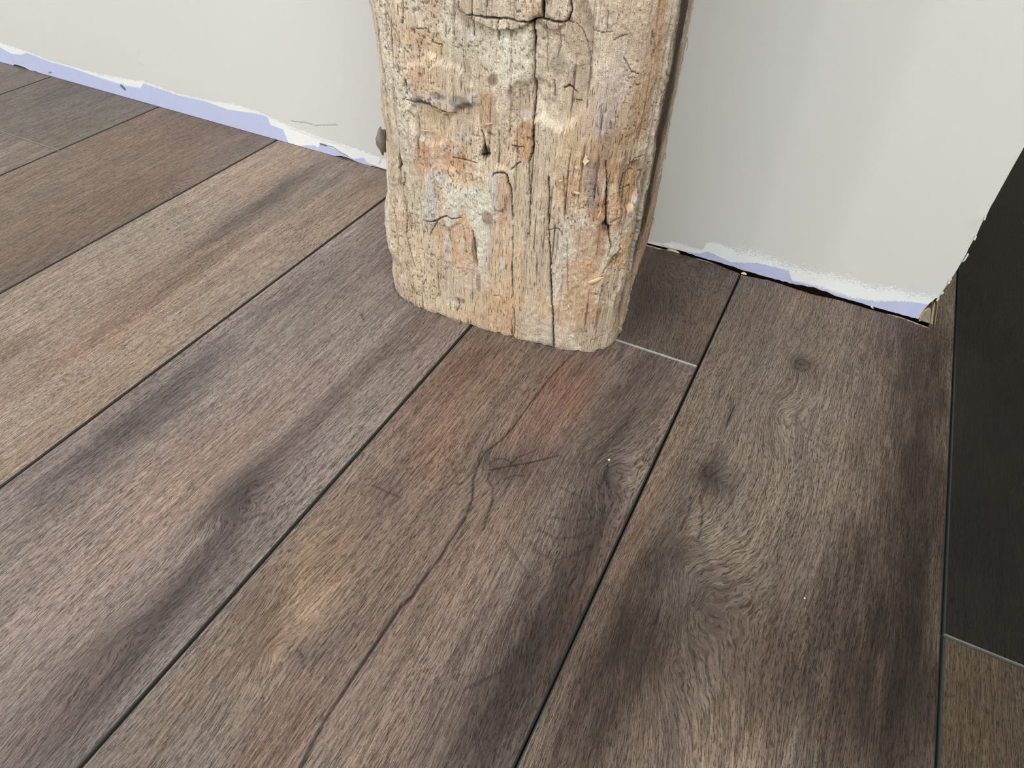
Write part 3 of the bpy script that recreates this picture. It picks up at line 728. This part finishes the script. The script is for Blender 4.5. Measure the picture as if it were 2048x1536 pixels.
def blob(px, py, rx, ry, color, k=1.0, depth=0.0, soft=.35, nz=.55):
    """stain or step on the shaft, sizes in photograph pixels"""
    global colr, D
    if color is not None:
        cc = np.array(color, float); cc = cc.mean() + (cc - cc.mean()) * .82 + 5; color = tuple(cc); k = k * .85
    q = on_post(px, py)
    if q is None: return
    rs_, rz = rx * .00039, ry * .00052
    w_ = win(q[0] - rs_ * 1.9, q[0] + rs_ * 1.9, q[1] - rz * 1.9, q[1] + rz * 1.9)
    Sw, Zw = S[w_], Z[w_]
    r = np.sqrt(((Sw - q[0]) / rs_) ** 2 + ((Zw - q[1]) / rz) ** 2)
    r = r + nz * (fbm(Sw * 130, Zw * 60, int(px) % 50, 4) - .5) * 2
    mk = 1 - sstep(1 - soft, 1 + soft * .4, r)
    if color is not None:
        f = (.86 + .30 * fib2[w_] + .3 * (gran[w_] - .5))
        colr[w_] = colr[w_] * (1 - k * mk[..., None]) + (B(color) * min(1, .58 / B(color).max()) * f[..., None]) * (k * mk)[..., None]
    D[w_] = D[w_] + depth * mk

OR, PAL, GRY, WHT, DRK, RED = (198, 146, 98), (212, 198, 172), (172, 158, 148), (224, 219, 212), (70, 54, 44), (160, 110, 82)
# stains: tan sapwood, mud, chalk, iron-grey
for a in [(830, 75, 45, 18, OR, .6), (870, 90, 14, 16, (206, 168, 110), .7), (850, 150, 60, 22, OR, .35), (800, 40, 40, 60, PAL, .4), (930, 100, 80, 60, PAL, .6),
          (1120, 110, 50, 70, (188, 168, 142), .7), (1160, 100, 26, 60, (168, 145, 120), .7), (1230, 80, 40, 60, PAL, .55), (1200, 150, 30, 40, PAL, .3),
          (1290, 40, 60, 60, (178, 148, 122), .6), (1300, 140, 40, 60, (176, 146, 122), .6), (1320, 40, 12, 40, (186, 138, 90), .7), (1290, 190, 22, 50, (190, 150, 104), .6),
          (1225, 200, 34, 50, (184, 166, 154), .6), (1215, 240, 24, 36, (170, 156, 150), .5), (1275, 240, 40, 40, (180, 146, 110), .6),
          (855, 245, 46, 26, (202, 174, 140), .85), (880, 310, 50, 24, (188, 124, 78), .55), (850, 322, 30, 26, OR, .5), (930, 340, 60, 26, (190, 142, 100), .5), (975, 220, 20, 30, (178, 130, 86), .7),
          (1010, 260, 40, 60, (184, 160, 132), .6), (1040, 205, 26, 30, (160, 136, 116), .6), (1120, 250, 60, 60, (194, 178, 152), .6), (1050, 285, 16, 26, (190, 138, 88), .8),
          (1150, 330, 40, 50, (200, 164, 122), .7), (1140, 390, 30, 30, OR, .5), (1195, 320, 26, 40, (160, 118, 88), .6), (1185, 400, 14, 44, (146, 126, 116), .85), (1180, 350, 12, 30, (150, 130, 120), .6),
          (1220, 310, 30, 40, (166, 130, 98), .6), (1265, 370, 24, 36, (196, 142, 92), .85), (1220, 420, 28, 40, (192, 134, 88), .7), (1230, 345, 20, 20, (186, 130, 84), .7), (1250, 300, 36, 36, (168, 136, 104), .6),
          (1252, 500, 26, 34, (206, 160, 108), .8), (1180, 500, 34, 50, (184, 136, 96), .65), (1205, 480, 16, 40, (160, 112, 84), .6), (1165, 560, 44, 44, (200, 156, 112), .7), (1150, 620, 50, 40, (196, 154, 114), .7),
          (1226, 580, 20, 36, (184, 164, 138), .9), (1228, 522, 14, 12, (166, 138, 100), .9), (1230, 620, 20, 26, (182, 158, 128), .6), (1200, 690, 44, 14, (192, 172, 146), .7),
          (1120, 520, 16, 70, (196, 182, 164), .8), (1060, 560, 40, 60, (200, 180, 150), .5), (1085, 620, 22, 36, (204, 160, 110), .6), (1055, 650, 16, 30, (196, 176, 148), .5), (1020, 610, 26, 30, (198, 152, 106), .5),
          (885, 470, 26, 50, (200, 146, 96), .6), (930, 500, 30, 60, (202, 150, 100), .7), (905, 540, 40, 40, (206, 184, 152), .4), (830, 520, 40, 90, (214, 190, 152), .6), (800, 470, 20, 60, (206, 180, 144), .5), (860, 590, 50, 26, (206, 184, 150), .6),
          (905, 600, 20, 14, (196, 188, 174), .6), (970, 590, 40, 30, (206, 160, 112), .5), (1020, 665, 26, 20, (190, 138, 94), .6), (960, 640, 26, 16, (206, 162, 112), .5), (900, 630, 60, 10, (212, 188, 150), .6),
          (830, 380, 30, 50, (208, 194, 164), .7), (800, 330, 22, 60, (188, 172, 146), .6), (780, 300, 20, 60, (168, 150, 126), .5), (770, 200, 20, 70, (190, 168, 138), .4), (1010, 400, 12, 50, (182, 134, 98), .6), (1050, 420, 40, 60, (196, 180, 152), .6),
          (1040, 120, 20, 50, (196, 178, 152), .5), (1100, 20, 24, 24, (188, 168, 142), .6), (1010, 20, 40, 18, (176, 154, 128), .6), (1070, 16, 10, 22, (196, 158, 116), .6),
          (950, 640, 120, 60, (204, 178, 142), .2)]:
    blob(*a)
# chalky residue
for a in [(868, 415, 22, 34, WHT, .85), (905, 425, 18, 18, (216, 208, 196), .7), (862, 365, 12, 24, WHT, .7), (880, 350, 18, 10, (216, 212, 206), .7), (905, 385, 16, 20, (214, 206, 194), .4), (990, 362, 9, 20, (232, 228, 222), .9), (993, 395, 7, 26, WHT, .7), (975, 480, 14, 46, (214, 206, 192), .75),
          (895, 480, 10, 40, (214, 208, 198), .7), (925, 485, 5, 18, (232, 230, 226), .9), (885, 290, 7, 7, WHT, .9), (925, 277, 9, 7, WHT, .8), (910, 303, 8, 5, WHT, .8), (866, 320, 5, 22, WHT, .55), (884, 330, 3, 34, WHT, .5), (988, 420, 8, 10, WHT, .5), (1005, 530, 6, 26, (206, 204, 206), .5),
          (945, 195, 8, 7, (222, 218, 216), .8), (1050, 232, 9, 6, (220, 216, 214), .7), (1245, 98, 8, 8, (222, 212, 200), .7), (1272, 405, 10, 6, (206, 196, 184), .8), (1055, 155, 20, 10, (214, 204, 190), .5), (870, 195, 14, 6, (204, 200, 198), .8), (830, 198, 10, 5, (206, 202, 198), .7), (910, 205, 14, 8, (196, 192, 190), .7),
          (945, 72, 16, 12, (216, 208, 196), .6), (1130, 130, 20, 10, (206, 196, 178), .6), (940, 540, 12, 20, (206, 200, 190), .5), (955, 560, 6, 30, (200, 196, 192), .5)]:
    blob(*a, depth=.0004)
# dark marks at torn ledges, holes, a knot and along streaks
for a in [(878, 188, 18, 6, DRK, .7), (925, 205, 22, 8, (110, 96, 86), .7), (985, 158, 12, 8, (98, 74, 56), .8), (845, 203, 26, 4, (84, 68, 56), .7), (1115, 130, 14, 14, (140, 122, 106), .6), (975, 435, 12, 10, (124, 98, 76), .8),
          (949, 500, 7, 34, (120, 92, 70), .8), (957, 560, 6, 20, (112, 88, 70), .7), (972, 303, 9, 8, DRK, .95), (1210, 448, 9, 12, DRK, .9), (1211, 400, 4, 40, (104, 80, 66), .7), (918, 600, 12, 5, (104, 84, 70), .6), (826, 576, 6, 5, (110, 94, 78), .7), (1060, 470, 6, 5, (120, 100, 84), .5),
          (1242, 360, 9, 36, (112, 92, 80), .7), (760, 110, 4, 90, (110, 90, 72), .5), (800, 320, 5, 20, (96, 78, 62), .8), (803, 356, 5, 12, (110, 90, 72), .7), (822, 440, 6, 20, (120, 92, 68), .6), (1250, 420, 14, 40, (150, 112, 78), .4), (790, 210, 6, 40, (130, 108, 86), .5)]:
    blob(*a)
# hewing scars: steps in the surface
blob(1125, 120, 54, 88, None, 0, -.0045, .10, .12)
blob(1000, 14, 66, 24, None, 0, .0035, .10, .10)
blob(1108, 18, 24, 24, None, 0, .0025, .10, .10)
blob(880, 168, 70, 34, None, 0, .0030, .15, .3)
blob(858, 246, 44, 30, None, 0, -.0030, .15, .15)
blob(890, 392, 40, 50, None, 0, .0022, .10, .2)
blob(1264, 372, 26, 36, None, 0, -.0035, .14, .2)
blob(1228, 560, 22, 46, None, 0, -.0030, .18, .15)
blob(1002, 378, 18, 34, None, 0, .0020, .15, .2)
blob(1150, 70, 24, 34, None, 0, -.0010, .3, .2)
blob(1060, 205, 36, 30, None, 0, -.0018, .2, .4)

CR = [  # checks and torn edges: points, half width mm, depth mm, darkness
 ([(1067, 40), (1067, 103), (1067, 160), (1067, 205), (1066, 260), (1065, 294), (1058, 325), (1058, 345), (1060, 400), (1060, 445), (1057, 470)], [1.3, 1.0, .8, 1.0, 1.2, 1.2, .6, .5, .5, .5, .3], 9, .95),
 ([(1098, 352), (1098, 400), (1098, 460), (1100, 500), (1101, 545), (1103, 596), (1106, 640), (1108, 696)], [.5, .6, .7, .9, 1.1, 1.2, 1.0, 1.2], 10, .95),
 ([(987, 352), (990, 345), (998, 343), (1010, 344), (1015, 350), (1021, 374), (1024, 408), (1025, 440)], [.5, .8, 1.0, .9, .8, .7, .8, .4], 5, .9),
 ([(1026, 450), (1026, 500), (1025, 545), (1026, 592)], [.5, .6, .7, .4], 4, .8),
 ([(919, 22), (935, 27), (953, 27), (975, 31), (1001, 34), (1020, 34), (1042, 39), (1062, 41)], [.5, .6, .6, 1.1, 1.1, .8, .6, 1.0], 5, .9),
 ([(1062, 44), (1070, 39), (1086, 38), (1110, 44), (1132, 46)], [1.6, 1.2, .9, 1.1, 1.1], 6, .95),
 ([(1132, 46), (1150, 50), (1164, 66), (1176, 92), (1180, 120), (1178, 150), (1172, 195)], [.5, .4, .4, .5, .5, .4, .3], 2, .45),
 ([(1086, -12), (1087, 10), (1085, 36)], [1.5, 1.4, 1.2], 8, .97), ([(1143, -10), (1139, 12), (1142, 22), (1134, 44)], [.9, .9, .8, 1.0], 5, .9),
 ([(950, -10), (950, 26)], [.7, .8], 4, .8), ([(980, -10), (979, 28)], [.5, .6], 3, .7), ([(949, 28), (949, 45), (951, 70)], [.8, .6, .4], 4, .85), ([(1001, 35), (999, 80)], [.7, .5], 3, .6), ([(1022, 45), (1023, 78)], [.6, .4], 3, .6),
 ([(814, 200), (835, 206), (864, 213), (890, 220), (912, 226)], [.5, .7, .7, .8, .5], 3, .75),
 ([(848, 441), (865, 443), (878, 439), (884, 433), (898, 428), (905, 434), (922, 433)], [.5, .9, .8, .7, .7, .9, .6], 4, .9),
 ([(878, 440), (868, 452), (861, 468)], [.7, .5, .4], 3, .7),
 ([(905, 316), (925, 320), (955, 325)], [.5, .6, .3], 3, .7), ([(965, 262), (970, 285), (972, 303)], [1.0, 1.4, 1.8], 6, .8), ([(966, 310), (980, 307)], [1.6, .8], 6, .9),
 ([(810, 345), (810, 362), (806, 372), (812, 400), (815, 430), (813, 470), (820, 500), (832, 535)], [.7, .9, .6, .4, .5, .6, .8, .4], 5, .8),
 ([(800, 310), (803, 328), (798, 338)], [.9, 1.2, .7], 5, .85), ([(840, 395), (845, 420)], [.4, .4], 2, .6),
 ([(758, 60), (757, 120), (762, 180), (766, 230)], [.6, .7, .9, .5], 5, .85), ([(770, 10), (773, 60), (778, 110)], [.6, .7, .5], 4, .75), ([(765, 130), (772, 190), (775, 222)], [.6, .9, .6], 5, .85), ([(805, 0), (806, 30), (803, 46)], [.5, .6, 1.2], 4, .8),
 ([(797, 130), (801, 150)], [.8, .6], 4, .8), ([(812, 160), (815, 190)], [.6, .5], 3, .7), ([(832, 58), (852, 58)], [.5, .4], 2, .7), ([(866, 70), (864, 85), (882, 90)], [.5, .5, .4], 3, .7), ([(833, 80), (838, 110)], [.4, .3], 2, .5),
 ([(1246, 345), (1244, 365), (1243, 385), (1241, 400), (1239, 411)], [.7, .9, .8, .7, .4], 5, .9), ([(1245, 349), (1258, 345), (1264, 340), (1272, 343)], [.5, .5, .5, .3], 3, .8), ([(1235, 386), (1250, 378), (1262, 374)], [.4, .4, .3], 2, .7), ([(1255, 330), (1272, 315), (1288, 310)], [.4, .6, .4], 3, .7),
 ([(1212, 320), (1213, 360), (1212, 400), (1211, 445)], [.4, .6, .7, 1.2], 5, .85), ([(1208, 448), (1218, 451), (1216, 460)], [1.8, 1.6, 1.0], 7, .9), ([(1216, 460), (1222, 490), (1216, 515)], [.8, .7, .5], 4, .7),
 ([(1205, 548), (1212, 535), (1220, 525), (1232, 515), (1247, 508), (1256, 494), (1262, 486)], [.5, .5, .4, .4, .5, .6, .4], 3, .7), ([(1220, 444), (1234, 436), (1242, 432)], [.4, .5, .4], 3, .8),
 ([(1192, 562), (1200, 558), (1206, 552)], [.8, .8, .5], 3, .85), ([(1182, 680), (1205, 672), (1222, 664), (1234, 650)], [.3, .3, .3, .3], 1.2, .35), ([(1098, 458), (1116, 456), (1126, 470)], [.3, .4, .3], 2, .6), ([(1150, 205), (1163, 206)], [.3, .3], 2, .6),
 ([(1125, 180), (1135, 175), (1150, 188)], [.6, 1.0, .5], 4, .8), ([(1105, 165), (1106, 195)], [.5, .5], 3, .7), ([(1116, 44), (1118, 90), (1112, 120)], [.4, .4, .3], 2, .5), ([(1092, 42), (1092, 110), (1093, 150)], [.3, .4, .3], 2, .5), ([(1216, 20), (1215, 54)], [.3, .3], 2, .5), ([(1185, 55), (1205, 65), (1225, 63)], [.3, .4, .3], 2, .5), ([(1228, 80), (1240, 73), (1255, 68)], [.3, .5, .3], 2, .6),
 ([(1248, 115), (1262, 142), (1275, 145)], [.3, .4, .3], 2, .5), ([(1300, 88), (1303, 60), (1308, 95)], [.3, .4, .3], 2, .5), ([(1023, 290), (1035, 295), (1046, 294)], [.4, .5, .4], 2, .7), ([(1022, 340), (1034, 330), (1040, 325)], [.5, .6, .3], 3, .7),
 ([(946, 460), (950, 490), (956, 530)], [.9, 1.0, .7], 4, .7), ([(928, 450), (932, 480), (934, 505)], [.5, .5, .4], 3, .6), ([(900, 455), (903, 485)], [.5, .5], 3, .6), ([(1028, 615), (1030, 640), (1026, 676)], [.5, .7, .6], 4, .7), ([(1022, 640), (1023, 675)], [.6, .6], 3, .6), ([(1128, 352), (1129, 400), (1133, 430)], [.3, .3, .3], 2, .5), ([(1134, 480), (1136, 520), (1136, 580)], [.3, .4, .3], 2, .5),
 ([(852, 558), (846, 570), (848, 588)], [.3, .5, .4], 2, .6), ([(915, 598), (918, 612), (914, 622)], [.8, .7, .4], 3, .7), ([(988, 592), (1000, 590), (1006, 600)], [.3, .5, .3], 2, .6),
]
for pts, wd, dp, dk in CR:
    pl = PP(pts)
    if len(pl) < 2: continue
    wd = [max(q * .62, .30) * 1e-3 for q in wd[:len(pl)]]
    w_ = win(min(q[0] for q in pl) - .006, max(q[0] for q in pl) + .006, min(q[1] for q in pl) - .006, max(q[1] for q in pl) + .006)
    Sw, Zw = S[w_], Z[w_]
    wv = .0012 * (fbm(Sw * 60, Zw * 170, 40, 3) - .5)
    d = polydist(Sw + wv, Zw, pl, wd) * (.75 + .5 * fbm(Sw * 40, Zw * 90, 41, 2))
    mk = 1 - sstep(.6, 1.3, d)
    D[w_] -= dp * .6e-3 * mk
    colr[w_] = colr[w_] * (1 - (dk * mk)[..., None]) + B((40, 29, 22)) * (dk * mk)[..., None]
    colr[w_] = colr[w_] * (1 - .14 * dk * np.exp(-(d / 3.5) ** 2))[..., None]
# fine drying checks everywhere, all running along the fibre
chk = fbm(S * 560 + .5 * fbm(S * 30, Z * 14, 50), Z * 17, 51, 2)
chk_m = sstep(.27, .19, chk) * (1 - .5 * crum) * sstep(.35, .6, fbm(S * 16, Z * 12, 53))
D -= .0009 * chk_m
colr = colr * (1 - .62 * chk_m)[..., None] + B((58, 42, 32)) * (.5 * chk_m)[..., None] * .6
pit = sstep(.70, .78, fbm(S * 700, Z * 520, 57, 2)) * sstep(.40, .6, fbm(S * 22, Z * 18, 58))
D -= .0007 * pit; colr = colr * (1 - .55 * pit)[..., None]
# left arris: silhouette with lips and hollows
q = np.array([(0, .0015), (.02, .002), (.035, .0), (.045, .0035), (.07, .0055), (.085, .004), (.10, .001), (.125, .0), (.15, -.0008), (.165, .0012), (.20, -.0015), (.225, .0), (.243, .0025), (.30, .001), (2.45, 0)])
left = np.exp(-((S - _sl[5]) / .018) ** 2) + (S < _sl[5]) * (1 - np.exp(-((S - _sl[5]) / .018) ** 2))
D += left * np.interp(Z, q[:, 0], q[:, 1])
# right side: face with a dark strip, deep long checks and a frayed back edge
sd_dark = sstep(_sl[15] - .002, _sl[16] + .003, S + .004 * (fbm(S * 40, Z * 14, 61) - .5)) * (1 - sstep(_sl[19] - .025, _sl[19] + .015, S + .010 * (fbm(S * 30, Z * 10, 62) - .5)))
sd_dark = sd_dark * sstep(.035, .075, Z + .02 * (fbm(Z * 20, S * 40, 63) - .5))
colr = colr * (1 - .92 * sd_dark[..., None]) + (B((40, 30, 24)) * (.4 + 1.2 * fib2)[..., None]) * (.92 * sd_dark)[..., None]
lowside = side * (1 - sstep(.03, .10, Z))
colr = colr * (1 - .5 * lowside[..., None]) + (B((150, 116, 82)) * (.6 + .8 * fib2)[..., None]) * (.5 * lowside)[..., None]
backs = sstep(_sl[18] + .020, _sl[19], S)
colr = colr * (1 - .6 * backs[..., None]) + (B((134, 116, 96)) * (.5 + 1.0 * fib2)[..., None]) * (.6 * backs)[..., None]
deep = sstep(.40, .30, fbm(S * 120, Z * 4, 66, 2)) * side
D -= .0045 * deep; colr = colr * (1 - .7 * deep)[..., None]
D += side * .0025 * (fbm(S * 150, Z * 9, 67, 3) - .5)
# sawn foot: crisp, slightly nibbled lower edge
foot_edge = np.interp(ss, [0, SLEN], [0, 0]) + .0020 * np.maximum(fbm(ss * 170, ss * 0, 70, 3) - .45, 0) * 2
Zp = np.where(Z < .012, foot_edge[:, None] + Z * (1 - foot_edge[:, None] / .012), Z)
D = D * (sstep(0, .004, Z) * .6 + .4) - .0008 * (1 - sstep(0, .003, Z))
fade = 1 - sstep(.34, .40, Z)
D = D * (fade * .9 + .1)
# back ends stay on the wall plane
D[0] = 0; D[-1] = D[-1] * .2
colr = np.clip(colr * np.array([1.33, 1.36, 1.43]), .006, .88)
PX = bx2[:, None] + nx[:, None] * D; PY = np.minimum(by2[:, None] + ny[:, None] * D, -.0004)
grain = np.stack([S, Z, 0 * S], -1)
post = bpy.data.objects.new('timber_post', None); COL.objects.link(post); post.location = (.79, -.1, 0)
post['label'] = 'rough hewn light brown timber post standing upright against the cream wall'; post['category'] = 'post'
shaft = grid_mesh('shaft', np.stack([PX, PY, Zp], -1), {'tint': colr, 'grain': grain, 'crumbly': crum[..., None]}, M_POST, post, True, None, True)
shaft.matrix_parent_inverse = Matrix.Translation((-.79, .1, 0))

# splinters, chips and bark that belong to the post
def sliver(name, p0, p1, wid, th, mat, parent=None, lift=.001, nrm=(0, -1, 0), bend=.0006, off=(0, 0, 0)):
    """thin tapered splinter from p0 to p1 with a slight bow"""
    p0 = np.array(p0, float); p1 = np.array(p1, float); nrm = np.array(nrm, float)
    ax = p1 - p0; ax /= np.linalg.norm(ax); sd = np.cross(ax, nrm); sd /= np.linalg.norm(sd)
    vs, fs = [], []
    ks = [0, .2, .5, .8, 1]; ws = [.45, .95, 1, .75, .08]
    for k, w_ in zip(ks, ws):
        c = p0 + (p1 - p0) * k + nrm * (bend * math.sin(math.pi * k))
        for a, b in ((-1, 0), (1, 0), (.7, 1), (-.6, 1)):
            vs.append(c + sd * a * wid * w_ * .5 + nrm * (b * th * (.4 + .6 * w_)))
    for i in range(4):
        for j in range(4):
            fs.append((i * 4 + j, i * 4 + (j + 1) % 4, i * 4 + 4 + (j + 1) % 4, i * 4 + 4 + j))
    fs += [(3, 2, 1, 0), (16, 17, 18, 19)]
    if parent is not None:
        o = poly_mesh(name, vs, fs, mat, parent); o.matrix_parent_inverse = Matrix.Translation((-.79, .1, 0)); return o
    c0 = np.mean(vs, 0); c0[2] = min(v[2] for v in vs)
    o = poly_mesh(name, [v - c0 for v in vs], fs, mat); o.location = c0
    return o

def surf(u, v, lift=0.0):
    s_, z_ = on_post(u, v)
    i = int(np.argmin(abs(ss - s_))); j = int(np.argmin(abs(pz - z_)))
    return np.array([PX[i, j] + nx[i] * lift, PY[i, j] + ny[i] * lift, Zp[i, j]]), np.array([nx[i], ny[i], 0])

for (a, b, wd_, th, mt) in [((1105, 637), (1100, 622), .0016, .0008, M_SPL2), ((1104, 598), (1116, 612), .0009, .0006, M_SPL), ((1098, 612), (1106, 608), .0008, .0006, M_SPL),
                            ((1176, 564), (1206, 553), .0026, .0014, M_SPL), ((968, 350), (972, 361), .0012, .0006, M_SPL2), ((970, 248), (990, 243), .0008, .0006, M_SPL),
                            ((838, 262), (870, 263), .0007, .0005, M_SPL), ((1194, 437), (1202, 420), .0014, .0008, M_SPL), ((1183, 452), (1188, 446), .0008, .0006, M_SPL2), ((1182, 583), (1190, 578), .0009, .0006, M_SPL),
                            ((1136, 607), (1140, 614), .0009, .0006, M_SPL2), ((1150, 330), (1158, 334), .0014, .0007, M_SPL), ((1148, 380), (1162, 384), .0016, .0008, M_SPL), ((1118, 362), (1126, 358), .0014, .0007, M_SPL), ((1240, 660), (1234, 652), .0009, .0006, M_SPL2)]:
    pa, na = surf(*a); pb, nb = surf(*b)
    lf = .0009
    sliver('splinter', pa + na * lf * .3, pb + nb * lf, wd_, th, mt, post, nrm=na)
# cream chip stuck to the front
def chip(name, px, mat, th=.0012):
    pts = [surf(u, v, .0010) for u, v in px]; k = len(pts)
    v = [p for p, n_ in pts] + [p + n_ * th for p, n_ in pts]
    f = [tuple(range(k)), tuple(range(k, 2 * k))[::-1]] + [(i, (i + 1) % k, k + (i + 1) % k, k + i)[::-1] for i in range(k)]
    o = poly_mesh(name, v, f, mat, post); o.matrix_parent_inverse = Matrix.Translation((-.79, .1, 0)); return o
chip('wood_chip', [(1166, 320), (1168, 314), (1171, 311), (1172, 307), (1176, 310), (1175, 316), (1179, 319), (1174, 322), (1170, 327)], M_SPL2)
# grey bark nub on the left arris
def lump(name, c, r, mat, parent, seed):
    rr = random.Random(seed); vs, fs = [], []
    nu, nv = 10, 7
    for j in range(nv + 1):
        th = math.pi * j / nv
        for i in range(nu):
            ph = 2 * math.pi * i / nu
            k = 1 + rr.uniform(-.26, .2)
            vs.append((c[0] + r[0] * k * math.sin(th) * math.cos(ph), c[1] + r[1] * k * math.sin(th) * math.sin(ph), c[2] + r[2] * k * math.cos(th)))
    for j in range(nv):
        for i in range(nu):
            fs.append((j * nu + i, (j + 1) * nu + i, (j + 1) * nu + (i + 1) % nu, j * nu + (i + 1) % nu))
    o = poly_mesh(name, vs, fs, mat, parent, True); o.matrix_parent_inverse = Matrix.Translation((-.79, .1, 0)); return o
cb = on_wall(758, 280, -.178)
lump('bark_nub', (cb[0] + .0034, cb[1], cb[2]), (.0036, .007, .0105), M_BARK, post, 4)
# frayed fibres on the back right edge
for k in range(12):
    z = .012 + .29 * k / 12 + random.uniform(-.004, .004); sgn = random.uniform(.4, 1)
    s_ = SLEN - random.uniform(.004, .03); i = int(np.argmin(abs(ss - s_)))
    j = int(np.argmin(abs(pz - z)))
    p = np.array([PX[i, j], PY[i, j], z]); nn = np.array([nx[i], ny[i], 0])
    e = p + nn * .0016 * sgn + np.array([0, random.uniform(-.002, .002), random.uniform(.004, .010) * random.choice((-1, 1))])
    sliver('splinter', p - nn * .0003, e, .0007, .0005, M_BARK if k % 3 else M_SPL, post, nrm=nn)

# ------------------------------------------------------------------ crumbs on the floor
def speck(px, py, r, mat, label, name='wood_crumb', cat='crumb', seed=1):
    rr = random.Random(seed); c = on_floor(px, py)
    vs, fs = [], []
    nu, nv = 7, 4
    for j in range(nv + 1):
        th = math.pi * j / nv
        for i in range(nu):
            ph = 2 * math.pi * i / nu; k = 1 + rr.uniform(-.3, .3)
            vs.append((r[0] * k * math.sin(th) * math.cos(ph), r[1] * k * math.sin(th) * math.sin(ph), max(0, r[2] + r[2] * k * math.cos(th))))
    for j in range(nv):
        for i in range(nu):
            fs.append((j * nu + i, (j + 1) * nu + i, (j + 1) * nu + (i + 1) % nu, j * nu + (i + 1) % nu))
    o = poly_mesh(name, vs, fs, mat); o.location = (c[0], c[1], 0); o.rotation_euler = (0, 0, rr.uniform(0, 3))
    o['label'] = label; o['category'] = cat
    return o
speck(1218, 921, (.0010, .0008, .0006), M_SPL2, 'tiny pale crumb beside the dark knot on the cracked plank', seed=2)
speck(1609, 1197, (.0006, .0005, .0004), M_SPL2, 'tiny pale crumb on the wide knotty plank below the knots', seed=3)
def floor_sliver(a, b, wd_, mat, label, cat='splinter', name='wood_splinter', th=.0006):
    p0, p1 = on_floor(*a), on_floor(*b)
    o = sliver(name, p0 + np.array([0, 0, .0003]), p1 + np.array([0, 0, .0003]), wd_, th, mat, None, nrm=(0, 0, 1))
    o.location.z = 0.0002
    o['label'] = label; o['category'] = cat
    return o
floor_sliver((1259, 584), (1264, 578), .0010, M_SPL2, 'tiny white splinter on the floor against the right side of the post, farther one')
floor_sliver((1250, 616), (1256, 622), .0010, M_SPL2, 'tiny white splinter on the floor right of the post, nearer one')
floor_sliver((1334, 499), (1359, 507), .0034, M_SPL, 'pale flat wood sliver lying on the floor under the wall right of the post', 'wood sliver', 'wood_sliver', .0014)
floor_sliver((1482, 548), (1493, 550), .0026, M_SPL2, 'small cream wood chip where the plank seam meets the wall', 'wood chip', 'wood_chip', .0014)
M_RED = plain('reddish_core', (118, 74, 62), 0.9, 900, 0.3)
speck(676, 313, (.0030, .0014, .0009), M_RED, 'small reddish crumb at the foot of the left wall by the post, left one', 'crumb', seed=8)
speck(686, 317, (.0022, .0012, .0008), M_RED, 'small reddish crumb at the foot of the left wall by the post, right one', 'crumb', seed=9)
